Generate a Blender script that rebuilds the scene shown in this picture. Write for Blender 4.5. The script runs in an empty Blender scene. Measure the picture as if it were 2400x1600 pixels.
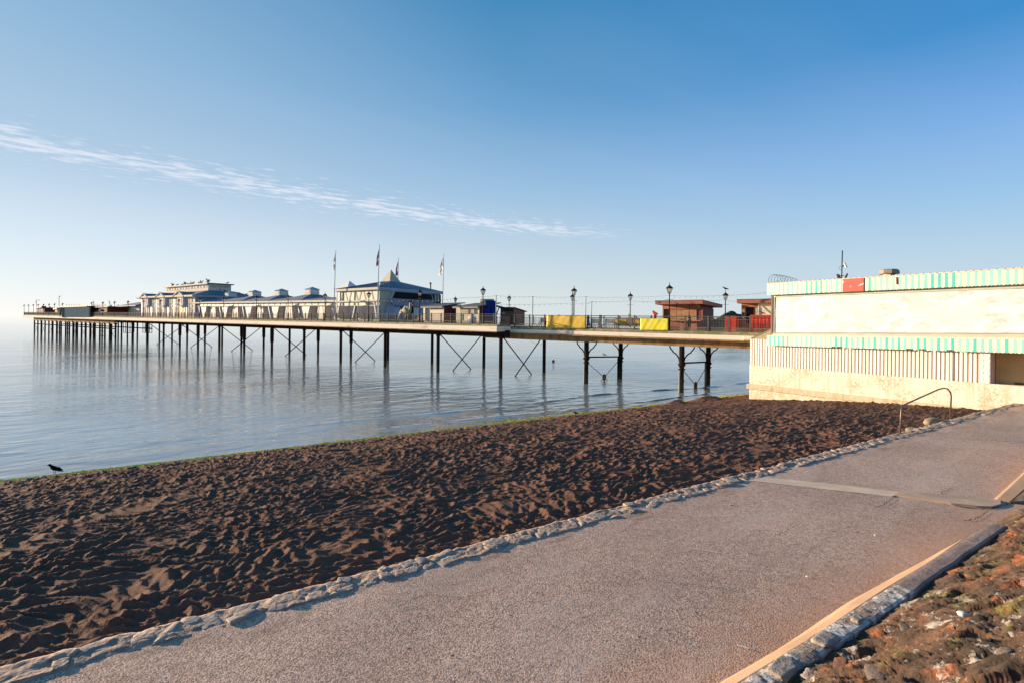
import bpy, bmesh, math, random
import numpy as np
from mathutils import Vector, Matrix
random.seed(7); RNG = np.random.RandomState(11)
R = math.radians
scene = bpy.context.scene
COL = scene.collection

# ------------------------------------------------------------------ camera
E = 5.5                      # eye height above the sea
ROLL = 0.0104
cam = bpy.data.cameras.new('camera'); cam.sensor_width = 36; cam.lens = 18
cam.clip_end = 30000; cam.clip_start = 0.05; cam.shift_y = -0.018
camo = bpy.data.objects.new('camera', cam); COL.objects.link(camo)
rx = Vector((1, 0, ROLL)).normalized(); up = Vector((-ROLL, 0, 1)).normalized(); bk = rx.cross(up)
m = Matrix((rx, up, bk)).transposed().to_4x4(); m.translation = (0, 0, E)
camo.matrix_world = m
scene.camera = camo

# ------------------------------------------------------------------ light
SUN_EL = 8.5
SUN_B = 22.0                 # sun stands left of the view, this far forward of straight left
sdir = Vector((-math.cos(R(SUN_B)) * math.cos(R(SUN_EL)), math.sin(R(SUN_B)) * math.cos(R(SUN_EL)), math.sin(R(SUN_EL))))
sun = bpy.data.lights.new('sun', 'SUN'); sun.energy = 5.0; sun.angle = R(0.6); sun.color = (1, .77, .53)
suno = bpy.data.objects.new('sun', sun); COL.objects.link(suno)
suno.rotation_euler = sdir.to_track_quat('Z', 'Y').to_euler()
scene.view_settings.view_transform = 'Standard'; scene.view_settings.look = 'None'
scene.view_settings.gamma = 1; scene.view_settings.use_curve_mapping = False
scene.view_settings.exposure = 1.2
world = bpy.data.worlds.new('World'); scene.world = world; world.use_nodes = True

class NT:
    """tiny node helper"""
    def __init__(s, tree): s.t = tree; s.n = tree.nodes; s.l = tree.links
    def add(s, typ, **kw):
        nd = s.n.new(typ)
        for k, v in kw.items():
            if k.startswith('i_'):
                key = k[2:]; key = int(key) if key.isdigit() else key.replace('_', ' ')
                s.set(nd.inputs[key], v)
            else: setattr(nd, k, v)
        return nd
    def set(s, inp, v):
        if isinstance(v, bpy.types.NodeSocket): s.l.new(v, inp)
        elif isinstance(v, bpy.types.Node): s.l.new(v.outputs[0], inp)
        else: inp.default_value = v
    def math(s, op, a, b=0, c=0, clamp=False):
        nd = s.n.new('ShaderNodeMath'); nd.operation = op; nd.use_clamp = clamp
        s.set(nd.inputs[0], a); s.set(nd.inputs[1], b); s.set(nd.inputs[2], c); return nd.outputs[0]
    def ramp(s, f, stops, interp='LINEAR'):
        nd = s.n.new('ShaderNodeValToRGB'); cr = nd.color_ramp; cr.interpolation = interp
        while len(cr.elements) < len(stops): cr.elements.new(0.5)
        for e, (p, c) in zip(cr.elements, stops):
            e.position = p; e.color = (c, c, c, 1) if not hasattr(c, '__len__') else (*c[:3], 1)
        s.set(nd.inputs[0], f); return nd.outputs[0]
    def mix(s, f, a, b, blend='MIX'):
        nd = s.n.new('ShaderNodeMix'); nd.data_type = 'RGBA'; nd.blend_type = blend
        s.set(nd.inputs[0], f)
        for i, v in ((6, a), (7, b)):
            if isinstance(v, tuple) and len(v) == 3: v = (*v, 1)
            s.set(nd.inputs[i], v)
        return nd.outputs[2]
    def noise(s, vec, scale, detail=4, rough=.55, dist=0):
        nd = s.n.new('ShaderNodeTexNoise'); s.set(nd.inputs['Vector'], vec)
        nd.inputs['Scale'].default_value = scale; nd.inputs['Detail'].default_value = detail
        nd.inputs['Roughness'].default_value = rough; nd.inputs['Distortion'].default_value = dist
        return nd.outputs[0]
    def mapping(s, vec, scale=(1, 1, 1), rot=(0, 0, 0), loc=(0, 0, 0)):
        nd = s.n.new('ShaderNodeMapping'); s.set(nd.inputs[0], vec)
        nd.inputs['Scale'].default_value = scale; nd.inputs['Rotation'].default_value = rot; nd.inputs['Location'].default_value = loc
        return nd.outputs[0]

w = NT(world.node_tree); w.n.clear()
sky = w.add('ShaderNodeTexSky', sky_type='NISHITA', sun_disc=False)
sky.sun_elevation = R(SUN_EL)
sky.sun_rotation = math.atan2(sdir.x, sdir.y)      # clockwise from +Y
sky.altitude = 0; sky.air_density = 1.0; sky.dust_density = .4; sky.ozone_density = 3.0
tc = w.add('ShaderNodeTexCoord').outputs['Generated']
sep = w.add('ShaderNodeSeparateXYZ', i_0=tc)
X, Y, Zz = sep.outputs[0], sep.outputs[1], sep.outputs[2]
zc = w.math('MAXIMUM', Zz, 0.02)
cx = w.math('DIVIDE', X, zc); cy = w.math('DIVIDE', Y, zc)
# cloud streak: a band along a straight line in the cloud layer
a0 = Vector((-2.9, 2.83)); a1 = Vector((1.25, 5.95)); dl = (a1 - a0).normalized(); nl = Vector((-dl.y, dl.x))
along = w.math('ADD', w.math('MULTIPLY', cx, dl.x), w.math('MULTIPLY', cy, dl.y))
across = w.math('SUBTRACT', w.math('ADD', w.math('MULTIPLY', cx, nl.x), w.math('MULTIPLY', cy, nl.y)), a0.dot(nl))
cvec = w.add('ShaderNodeCombineXYZ', i_0=along, i_1=across, i_2=0.0).outputs[0]
wob = w.math('MULTIPLY', w.math('SUBTRACT', w.noise(cvec, .7, 2), .5), .5)
sag = w.math('MULTIPLY', w.math('POWER', w.math('SUBTRACT', along, (a0.dot(dl) + a1.dot(dl)) / 2), 2), -.045)
acr = w.math('ABSOLUTE', w.math('SUBTRACT', w.math('SUBTRACT', across, wob), w.math('ADD', sag, .30)))
band = w.ramp(acr, [(0, 1), (.16, .7), (.85, 0)])
n1 = w.noise(w.mapping(cvec, (1.5, 3.4, 1)), 3.4, 8, .62)
thr = w.math('SUBTRACT', w.math('ADD', n1, w.math('MULTIPLY', band, .30)), .255)
clm = w.math('MULTIPLY', w.ramp(thr, [(.42, 0), (.56, .8), (.7, 1)]), w.ramp(band, [(0, 0), (.15, 1)]))
endf = w.ramp(w.math('MULTIPLY', w.math('SUBTRACT', along, a1.dot(dl) - 1.0), .5), [(0, 1), (.55, 0)])
clm = w.math('MULTIPLY', w.math('MULTIPLY', clm, endf), .72)
thin = w.math('MULTIPLY', w.ramp(w.noise(w.mapping(cvec, (.35, 1.4, 1)), 1.0, 5, .5), [(.5, 0), (.8, 1)]), .035)
cl = w.math('ADD', clm, thin, clamp=True)
skyg = w.add('ShaderNodeGamma', i_0=sky.outputs[0], i_1=1.0).outputs[0]
tint = w.mix(w.ramp(Zz, [(0, 0), (.55, 1)]), (.95, 1.04, 1.10), (.40, 1.38, 1.95))
hsv = w.mix(1.0, skyg, tint, 'MULTIPLY')
# clear morning air: paler towards the sun and the horizon, deep blue high up and away from the sun
sunny = w.math('ADD', w.math('MULTIPLY', X, sdir.x), w.math('MULTIPLY', Y, sdir.y))
def grad(st): return w.ramp(Zz, st)
gs = grad([(0, (.96, .98, 1.0)), (.05, (.87, .925, .97)), (.14, (.70, .80, .90)), (.234, (.485, .630, .776)), (.40, (.328, .515, .701)), (.7, (.14, .33, .56)), (1, (.06, .22, .46))])
gm = grad([(0, (.79, .84, .85)), (.06, (.73, .807, .831)), (.248, (.376, .578, .791)), (.388, (.171, .392, .658)), (.533, (.053, .262, .515)), (.8, (.035, .19, .42)), (1, (.03, .17, .40))])
ga = grad([(0, (.70, .79, .85)), (.105, (.546, .716, .855)), (.185, (.376, .610, .871)), (.29, (.223, .456, .831)), (.41, (.053, .283, .645)), (.8, (.03, .18, .44)), (1, (.03, .17, .40))])
f1 = w.ramp(w.math('MULTIPLY', w.math('ADD', sunny, 1), .5), [(.31, 0), (.67, 1)])
f2 = w.ramp(w.math('MULTIPLY', w.math('ADD', sunny, 1), .5), [(.67, 0), (.93, 1)])
g8 = w.mix(1.0, w.mix(f2, w.mix(f1, ga, gm), gs), (8.63, 8.63, 8.63), 'MULTIPLY')
skyh = w.mix(.88, hsv, g8)
skyc = w.mix(cl, skyh, (7.6, 7.7, 8.4))
bg = w.add('ShaderNodeBackground', i_Color=skyc, i_Strength=.0505)
wo = w.add('ShaderNodeOutputWorld', i_Surface=bg.outputs[0])

# ------------------------------------------------------------------ pixel helpers (reference pixels, 2400x1600) -> world
def ray(px, py):
    u = (px - 1200) / 1200; v = -(py - 756.8) / 1200
    vz = (v + ROLL * u) / (1 + ROLL * ROLL); return u - ROLL * vz, vz
PC = Vector((-1.5, 50)); PS = Vector((-1571, 1200)).normalized(); PW = Vector((1200, 1571)).normalized()
def W(s, w_, z):            # pier frame -> world
    p = PC + PS * s + PW * w_; return (p.x, p.y, z)
def pp(px, py, w_):          # pixel on the vertical plane w -> (s, z)
    u, v = ray(px, py); D = (w_ + PC.dot(PW)) / (u * PW.x + PW.y)
    P = Vector((u * D, D)); return (P - PC).dot(PS), E + v * D
def PX(px, w_): return pp(px, 740, w_)[0]
def ppw(px, s, py=740):      # pixel column on the plane s=const -> w
    u, v = ray(px, py); D = (s + PC.dot(PS)) / (u * PS.x + PS.y)
    P = Vector((u * D, D)); return (P - PC).dot(PW), E + v * D
BC = Vector((15.8, 34)); BT = Vector((.6667, -1)).normalized(); BQ = Vector((1, .6667)).normalized()
def B(t, q, z): p = BC + BT * t + BQ * q; return (p.x, p.y, z)
def bb(px, py, q=0):
    u, v = ray(px, py); D = (q + BC.dot(BQ)) / (u * BQ.x + BQ.y)
    P = Vector((u * D, D)); return (P - BC).dot(BT), E + v * D
LT = Vector((.8351, .5501)); LN = Vector((-.5501, .8351))
def L(t, d, z): p = LT * t + LN * d; return (p.x, p.y, z)
def ll(px, py, z):
    u, v = ray(px, py); D = (z - E) / v; P = Vector((u * D, D)); return P.dot(LT), P.dot(LN)
PROT = math.atan2(PS.y, PS.x)    # local x = seaward along pier, local y = towards camera side (-w)
LROT = math.atan2(LT.y, LT.x)
ZP = E - 3.4                     # path level
def RM(s): return E + .86 + .00516 * s      # top of rail, main pier
def RN(s): return E + .80 + .0070 * s       # top of rail, neck
def DK(s): return (RM(s) - 1.15) if s > 0 else (RN(s) - 1.22)

# ------------------------------------------------------------------ mesh builder
class MB:
    def __init__(s): s.v = []; s.f = []; s.m = []
    def face(s, idx, m=0): s.f.append(idx); s.m.append(m)
    def hexa(s, p, m=0):
        o = len(s.v); s.v += [tuple(q) for q in p]
        for f in ((0, 3, 2, 1), (4, 5, 6, 7), (0, 1, 5, 4), (1, 2, 6, 5), (2, 3, 7, 6), (3, 0, 4, 7)):
            s.face([o + i for i in f], m)
        return s
    def box(s, F, a0, a1, b0, b1, z0, z1, m=0, dz=0):   # dz: z shift at a1
        return s.hexa([F(a0, b0, z0), F(a1, b0, z0 + dz), F(a1, b1, z0 + dz), F(a0, b1, z0),
                       F(a0, b0, z1), F(a1, b0, z1 + dz), F(a1, b1, z1 + dz), F(a0, b1, z1)], m)
    def prism(s, pts, off, m=0):
        n = len(pts); o = len(s.v); off = Vector(off)
        s.v += [tuple(p) for p in pts] + [tuple(Vector(p) + off) for p in pts]
        s.face(list(range(o, o + n)), m); s.face(list(range(o + 2 * n - 1, o + n - 1, -1)), m)
        for i in range(n):
            j = (i + 1) % n; s.face([o + i, o + j, o + n + j, o + n + i], m)
        return s
    def tube(s, pts, r, n=6, m=0, r2=None):
        pts = [Vector(p) for p in pts]; k = len(pts); o = len(s.v); rr = []
        pu = None
        for i, p in enumerate(pts):
            a = pts[min(i + 1, k - 1)] - pts[max(i - 1, 0)]; a.normalize()
            if pu is None: pu = a.orthogonal().normalized()
            pu = (pu - a * pu.dot(a)).normalized(); pv = a.cross(pu)
            rad = r if r2 is None else r + (r2 - r) * i / (k - 1)
            for j in range(n):
                t = 2 * math.pi * j / n
                s.v.append(tuple(p + (pu * math.cos(t) + pv * math.sin(t)) * rad))
        for i in range(k - 1):
            for j in range(n):
                j2 = (j + 1) % n
                s.face([o + i * n + j, o + i * n + j2, o + (i + 1) * n + j2, o + (i + 1) * n + j], m)
        s.face([o + j for j in range(n - 1, -1, -1)], m); s.face([o + (k - 1) * n + j for j in range(n)], m)
        return s
    def lathe(s, prof, n=10, c=(0, 0, 0), m=0, rot=0, sq=(1, 1)):
        o = len(s.v); c = Vector(c)
        for r_, z in prof:
            for j in range(n):
                t = 2 * math.pi * j / n + rot
                s.v.append((c.x + r_ * math.cos(t) * sq[0], c.y + r_ * math.sin(t) * sq[1], c.z + z))
        for i in range(len(prof) - 1):
            for j in range(n):
                j2 = (j + 1) % n
                s.face([o + i * n + j, o + i * n + j2, o + (i + 1) * n + j2, o + (i + 1) * n + j], m)
        s.face([o + j for j in range(n - 1, -1, -1)], m); s.face([o + (len(prof) - 1) * n + j for j in range(n)], m)
        return s
    def loft(s, secs, n=8, m=0):   # secs: (point, half width y, half height z) along x-ish
        o = len(s.v)
        for p, a, b in secs:
            for j in range(n):
                t = 2 * math.pi * j / n
                s.v.append((p[0], p[1] + a * math.cos(t), p[2] + b * math.sin(t)))
        for i in range(len(secs) - 1):
            for j in range(n):
                j2 = (j + 1) % n
                s.face([o + i * n + j, o + i * n + j2, o + (i + 1) * n + j2, o + (i + 1) * n + j], m)
        s.face([o + j for j in range(n)], m); s.face([o + (len(secs) - 1) * n + j for j in range(n)], m)
        return s
    def ring(s, c, ax, bx, r, rt, n=12, k=5, m=0):    # torus in plane ax,bx
        c = Vector(c); ax = Vector(ax).normalized(); bx = Vector(bx).normalized(); cxv = ax.cross(bx); o = len(s.v)
        for i in range(n):
            t = 2 * math.pi * i / n; rad = ax * math.cos(t) + bx * math.sin(t)
            for j in range(k):
                q = 2 * math.pi * j / k
                s.v.append(tuple(c + rad * (r + rt * math.cos(q)) + cxv * rt * math.sin(q)))
        for i in range(n):
            for j in range(k):
                i2 = (i + 1) % n; j2 = (j + 1) % k
                s.face([o + i * k + j, o + i2 * k + j, o + i2 * k + j2, o + i * k + j2], m)
        return s
    def mesh(s, name, mats, org=(0, 0, 0), smooth=False):
        me = bpy.data.meshes.new(name); ox, oy, oz = org
        me.from_pydata([(x - ox, y - oy, z - oz) for x, y, z in s.v], [], s.f)
        for mt in (mats if isinstance(mats, (list, tuple)) else [mats]): me.materials.append(mt)
        me.polygons.foreach_set('material_index', s.m)
        bm = bmesh.new(); bm.from_mesh(me); bmesh.ops.recalc_face_normals(bm, faces=bm.faces); bm.to_mesh(me); bm.free()
        if smooth: me.polygons.foreach_set('use_smooth', [True] * len(me.polygons))
        me.update(); return me
    def build(s, name, mats, parent=None, smooth=False, org=None):
        pl = parent
        po = Vector((0, 0, 0))
        while pl is not None: po += pl.location; pl = pl.parent
        if org is None:
            if parent is None and s.v:
                a = np.array(s.v); org = ((a[:, 0].min() + a[:, 0].max()) / 2, (a[:, 1].min() + a[:, 1].max()) / 2, a[:, 2].min())
            else: org = po
        org = Vector(org)
        o = bpy.data.objects.new(name, s.mesh(name, mats, org, smooth)); COL.objects.link(o)
        o.parent = parent; o.location = org - po
        return o

def inst(name, me, loc, rz=0, parent=None, scale=None):
    o = bpy.data.objects.new(name, me); COL.objects.link(o); po = Vector((0, 0, 0)); pl = parent
    while pl is not None: po += pl.location; pl = pl.parent
    o.parent = parent; o.location = Vector(loc) - po; o.rotation_euler = (0, 0, rz)
    if scale: o.scale = scale
    return o
def tag(o, label=None, cat=None, group=None, kind=None):
    if label: o['label'] = label
    if cat: o['category'] = cat
    if group: o['group'] = group
    if kind: o['kind'] = kind
    return o
def thing(name, label, cat, loc, group=None):
    o = bpy.data.objects.new(name, None); COL.objects.link(o); o.location = loc; o.empty_display_size = .3
    return tag(o, label, cat, group)
def copy_tree(o, loc, rz=None, label=None):
    def cp(a, par):
        c = a.copy(); COL.objects.link(c); c.parent = par
        for ch in [x for x in KIDS.get(a.name, [])]: cp(ch, c)
        return c
    r = cp(o, None); r.location = loc
    if rz is not None: r.rotation_euler = (0, 0, rz)
    if label: r['label'] = label
    return r
KIDS = {}
def kids(o): KIDS[o.name] = [c for c in bpy.data.objects if c.parent == o]; [kids(c) for c in KIDS[o.name]]

# ------------------------------------------------------------------ materials
def mat(name, col, rough=.7, var=.0, vscale=2.0, bump=0, bscale=20, metal=0, col2=None, spec=.5, streak=None, thresh=(.4, .65)):
    mt = bpy.data.materials.new(name); mt.use_nodes = True; t = NT(mt.node_tree)
    b = t.n['Principled BSDF']; b.inputs['Roughness'].default_value = rough; b.inputs['Metallic'].default_value = metal
    b.inputs['Specular IOR Level'].default_value = spec
    g = t.add('ShaderNodeNewGeometry').outputs['Position']
    c = (*col, 1)
    if col2 is not None or var:
        c2 = col2 if col2 is not None else tuple(x * (1 - var) for x in col)
        vec = g if streak is None else t.mapping(g, streak)
        f = t.ramp(t.noise(vec, vscale, 6, .6), [(thresh[0], 0), (thresh[1], 1)])
        c = t.mix(f, tuple(col), tuple(c2))
        if var:
            f2 = t.noise(g, vscale * 7, 3)
            c = t.mix(t.math('MULTIPLY', f2, var), c, tuple(x * .6 for x in col))
        t.l.new(c, b.inputs['Base Color'])
    else: b.inputs['Base Color'].default_value = c
    if bump:
        bn = t.add('ShaderNodeBump', i_Strength=bump, i_Distance=.02, i_Height=t.noise(g, bscale, 4))
        t.l.new(bn.outputs[0], b.inputs['Normal'])
    return mt
M = {}
M['cream'] = mat('cream_paint', (.60, .50, .37), .9, .15, .5, col2=(.50, .41, .30), spec=.05)
M['creamlt'] = mat('pale_cream_paint', (.72, .64, .52), .9, .12, .8, spec=.05)
M['fascia'] = mat('fascia_paint', (.78, .68, .55), .9, .12, .5, col2=(.44, .34, .22), spec=.05, thresh=(.56, .74), streak=(.6, .6, 3))
M['moss'] = mat('mossy_kerb', (.30, .25, .17), .9, .2, 1.6, col2=(.14, .17, .035), thresh=(.42, .58), bump=.5)
M['iron'] = mat('painted_iron', (.035, .035, .032), .8, .3, 3, spec=.1)
M['railing'] = mat('railing_paint', (.13, .12, .10), .85, .3, 3, col2=(.08, .09, .08), spec=.1)
M['orn'] = mat('ornate_iron', (.20, .175, .14), .9, .3, 3, spec=.1)
M['pile'] = mat('pile_iron', (.020, .016, .013), .95, .3, 2, col2=(.040, .028, .02), bump=.4, spec=.0)
def tide(mt):
    t = NT(mt.node_tree); b = t.n['Principled BSDF']; src = b.inputs['Base Color'].links[0].from_socket
    g = t.add('ShaderNodeNewGeometry').outputs['Position']; z = t.add('ShaderNodeSeparateXYZ', i_0=g).outputs[2]
    f = t.ramp(t.math('ADD', z, t.math('MULTIPLY', t.noise(g, 3, 4), 1.2)), [(0, 1), (.9, .9), (1, 0)])
    f2 = t.ramp(t.math('MULTIPLY', t.math('ADD', z, t.math('MULTIPLY', t.noise(g, 2.5, 4), 1.6)), .4), [(.55, 1), (.75, 0)])
    t.l.new(t.mix(f2, src, (.050, .046, .026)), b.inputs['Base Color'])
tide(M['pile'])
M['pilelow'] = mat('pile_sleeve', (.30, .24, .18), .8, .3, 3)
M['beam'] = mat('rusty_beam', (.33, .21, .10), .95, .3, 1.5, col2=(.13, .08, .04), thresh=(.45, .7), streak=(1, 1, .3), spec=.05)
M['under'] = mat('shaded_underside', (.030, .022, .017), .98, .3, 1, spec=0)  # near black, so the shade below the deck is in the colour
M['deck'] = mat('deck_boards', (.28, .24, .2), .8, .2, 2)
M['roof'] = mat('blue_grey_roof', (.16, .19, .23), .8, .15, .6, col2=(.20, .22, .25), spec=.1)
M['rooflt'] = mat('pale_blue_roof', (.24, .36, .46), .4, .15, .6)
M['tileroof'] = mat('dark_felt_roof', (.09, .10, .11), .7, .3, 2)
M['wallgrey'] = mat('grey_blue_cladding', (.34, .38, .45), .6, .1, 1)
M['glass'] = mat('green_glass', (.38, .40, .31), .5, .25, .35, col2=(.50, .50, .38), spec=.25)
M['glassdk'] = mat('dark_glass', (.006, .006, .012), .3, 0, spec=.08)
M['white'] = mat('white_paint', (.74, .71, .67), .9, .05, 2, spec=.05)
M['brownframe'] = mat('brown_frame', (.27, .19, .14), .9, spec=.05)
M['clad'] = mat('ribbed_cladding', (.60, .47, .38), .9, .1, 1, spec=.05)
M['red'] = mat('dark_red_boards', (.14, .022, .022), .9, .25, 2)
M['redbrown'] = mat('brown_hut_boards', (.36, .13, .07), .65, .25, 2, col2=(.26, .10, .06))
M['hutside'] = mat('maroon_boards', (.13, .03, .035), .6, .2, 3)  # darker copy of the hut boards, with the kiosk end's shade in it
M['plywood'] = mat('plywood_sheet', (.42, .22, .11), .8, .25, 1.2, col2=(.30, .14, .07), streak=(1, 1, 3))
M['block'] = mat('cream_block', (.74, .64, .48), .7, .1, 2)
M['tan'] = mat('tan_hatch', (.42, .36, .24), .8, .2, 2)
M['blue'] = mat('blue_board', (.008, .03, .19), .9, .1, 3, col2=(.01, .045, .25), spec=.05)
M['dark'] = mat('dark_grey_boards', (.04, .05, .05), .95, .1, 2, spec=.0)
M['slate'] = mat('grey_hoarding', (.10, .14, .17), .95, .1, 1, spec=.0)
M['black'] = mat('black_gloss', (.012, .012, .012), .3)
M['brightred'] = mat('bright_red_paint', (.62, .03, .02), .4, .1, 2)
M['lamp'] = mat('lamp_iron', (.022, .022, .02), .8, spec=.1)
M['yellow'] = mat('yellow_wall', (.55, .36, .02), .6, .1, 2)
M['timber'] = mat('weathered_timber', (.17, .12, .09), .8, .2, 3)
M['steel'] = mat('galvanised_steel', (.36, .35, .33), .45, .2, 4, metal=.4)
M['bird'] = mat('dark_feathers', (.010, .010, .011), .95, spec=0)
M['gull'] = mat('grey_feathers', (.16, .14, .12), .7)
M['statue'] = mat('statue_paint', (.42, .38, .26), .7, .3, 6, col2=(.2, .17, .12))
M['flagpole'] = mat('white_pole', (.48, .47, .45), .4)
M['fred'] = mat('flag_red', (.40, .03, .05), .8); M['fblue'] = mat('flag_blue', (.03, .04, .20), .8)
M['fwhite'] = mat('flag_white', (.70, .68, .64), .8); M['fgreen'] = mat('flag_pale_green', (.40, .50, .46), .8)
M['bulb'] = mat('pearl_bulb', (.50, .42, .30), .35)
M['handrail'] = mat('handrail_metal', (.17, .12, .09), .45, .35, 8, metal=.3)
def lampglass():
    mt = bpy.data.materials.new('lantern_glass'); mt.use_nodes = True; t = NT(mt.node_tree)
    tr = t.add('ShaderNodeBsdfTransparent', i_Color=(.88, .86, .82, 1)); gl = t.n['Principled BSDF']
    gl.inputs['Base Color'].default_value = (.75, .68, .58, 1); gl.inputs['Roughness'].default_value = .3
    mx = t.add('ShaderNodeMixShader', i_0=.45); t.l.new(tr.outputs[0], mx.inputs[1]); t.l.new(gl.outputs[0], mx.inputs[2])
    t.l.new(mx.outputs[0], t.n['Material Output'].inputs[0]); return mt
M['lglass'] = lampglass()
def bannermat(name, c1, c2, ink, seed):
    mt = bpy.data.materials.new(name); mt.use_nodes = True; t = NT(mt.node_tree); b = t.n['Principled BSDF']
    b.inputs['Roughness'].default_value = .55
    g = t.add('ShaderNodeTexCoord').outputs['Object']; g = t.mapping(g, (1, 1, 1), (0, 0, -PROT), (seed, 0, 0))
    c = t.mix(t.ramp(t.noise(g, 1.6, 4), [(.38, 0), (.62, 1)]), c1, c2)
    dots = t.ramp(t.noise(t.mapping(g, (3, 3, 11)), 2.2, 3, .6), [(.59, 0), (.65, 1)])
    c = t.mix(t.math('MULTIPLY', dots, .75), c, ink)
    t.l.new(c, b.inputs['Base Color'])
    bn = t.add('ShaderNodeBump', i_Strength=.5, i_Distance=.03, i_Height=t.noise(g, 2.2, 4, .6)); t.l.new(bn.outputs[0], b.inputs['Normal'])
    return mt
M['ban1'] = bannermat('orange_yellow_banner', (.62, .36, .010), (.50, .34, .02), (.12, .09, .03), 0)
M['ban2'] = bannermat('yellow_banner', (.80, .66, .01), (.60, .55, .04), (.10, .10, .02), 5)

def wavemat():
    mt = bpy.data.materials.new('sea_water'); mt.use_nodes = True; t = NT(mt.node_tree); b = t.n['Principled BSDF']
    b.inputs['Base Color'].default_value = (.07, .11, .12, 1); b.inputs['Roughness'].default_value = .02
    b.inputs['IOR'].default_value = 2.9; b.inputs['Specular IOR Level'].default_value = .8
    g = t.add('ShaderNodeNewGeometry').outputs['Position']
    v = t.mapping(g, (1, 1, 1), (0, 0, -LROT))            # x along shore, y out to sea
    n1 = t.noise(t.mapping(v, (.42, 1.25, 1)), 1.0, 2, .5, .5)
    n2 = t.noise(t.mapping(v, (1.6, 3.6, 1)), 1.4, 3, .5, .3)
    n3 = t.noise(t.mapping(v, (.12, .3, 1)), 1.0, 3, .5, .2)
    patch = t.ramp(t.noise(t.mapping(v, (.04, .09, 1)), 1.0, 3), [(.35, .35), (.65, 1)])
    n4 = t.noise(t.mapping(v, (3.2, 7.5, 1)), 1.5, 3, .6, .2)
    h = t.math('ADD', t.math('ADD', t.math('MULTIPLY', n1, .070), t.math('MULTIPLY', n4, .006)), t.math('ADD', t.math('MULTIPLY', n2, .020), t.math('MULTIPLY', n3, .06)))
    far = t.ramp(t.math('MULTIPLY', t.add('ShaderNodeSeparateXYZ', i_0=v).outputs[1], .0025), [(.12, 1), (.6, .3)])
    h = t.math('MULTIPLY', t.math('MULTIPLY', h, patch), far)
    bn = t.add('ShaderNodeBump', i_Strength=1.0, i_Distance=1.0, i_Height=h); t.l.new(bn.outputs[0], b.inputs['Normal'])
    # shallow water over sand close to the beach (d < 26 m)
    sp = t.add('ShaderNodeSeparateXYZ', i_0=v).outputs[1]
    c = t.mix(t.ramp(t.math('MULTIPLY', t.math('SUBTRACT', sp, 23.6), .2), [(0, 0), (.9, 1)]), (.24, .20, .16), (.25, .295, .305))
    t.l.new(c, b.inputs['Base Color'])
    return mt
M['sea'] = wavemat()

def sandmat():
    mt = bpy.data.materials.new('red_sand'); mt.use_nodes = True; t = NT(mt.node_tree); b = t.n['Principled BSDF']
    b.inputs['Roughness'].default_value = .95; b.inputs['Specular IOR Level'].default_value = .15
    g = t.add('ShaderNodeNewGeometry').outputs['Position']
    v = t.mapping(g, (1, 1, 1), (0, 0, -LROT))
    c = t.mix(t.ramp(t.noise(g, .8, 6, .6), [(.35, 0), (.65, 1)]), (.150, .074, .050), (.085, .043, .033))
    c = t.mix(t.ramp(t.noise(g, 60, 3, .7), [(.35, 0), (.7, 1)]), c, (.18, .10, .065))
    sp = t.add('ShaderNodeSeparateXYZ', i_0=v).outputs[1]
    wet = t.ramp(t.math('MULTIPLY', t.math('SUBTRACT', sp, 23.1), 1.0), [(0, 0), (.6, 1)])
    c = t.mix(wet, c, (.10, .062, .042))
    t.l.new(c, b.inputs['Base Color'])
    r = t.math('SUBTRACT', .95, t.math('MULTIPLY', wet, .65)); t.l.new(r, b.inputs['Roughness'])
    h = t.math('ADD', t.noise(g, 22, 5, .65), t.math('MULTIPLY', t.noise(g, 120, 2), .35))
    bn = t.add('ShaderNodeBump', i_Strength=.55, i_Distance=.03, i_Height=h); t.l.new(bn.outputs[0], b.inputs['Normal'])
    return mt
M['sand'] = sandmat()

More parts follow.
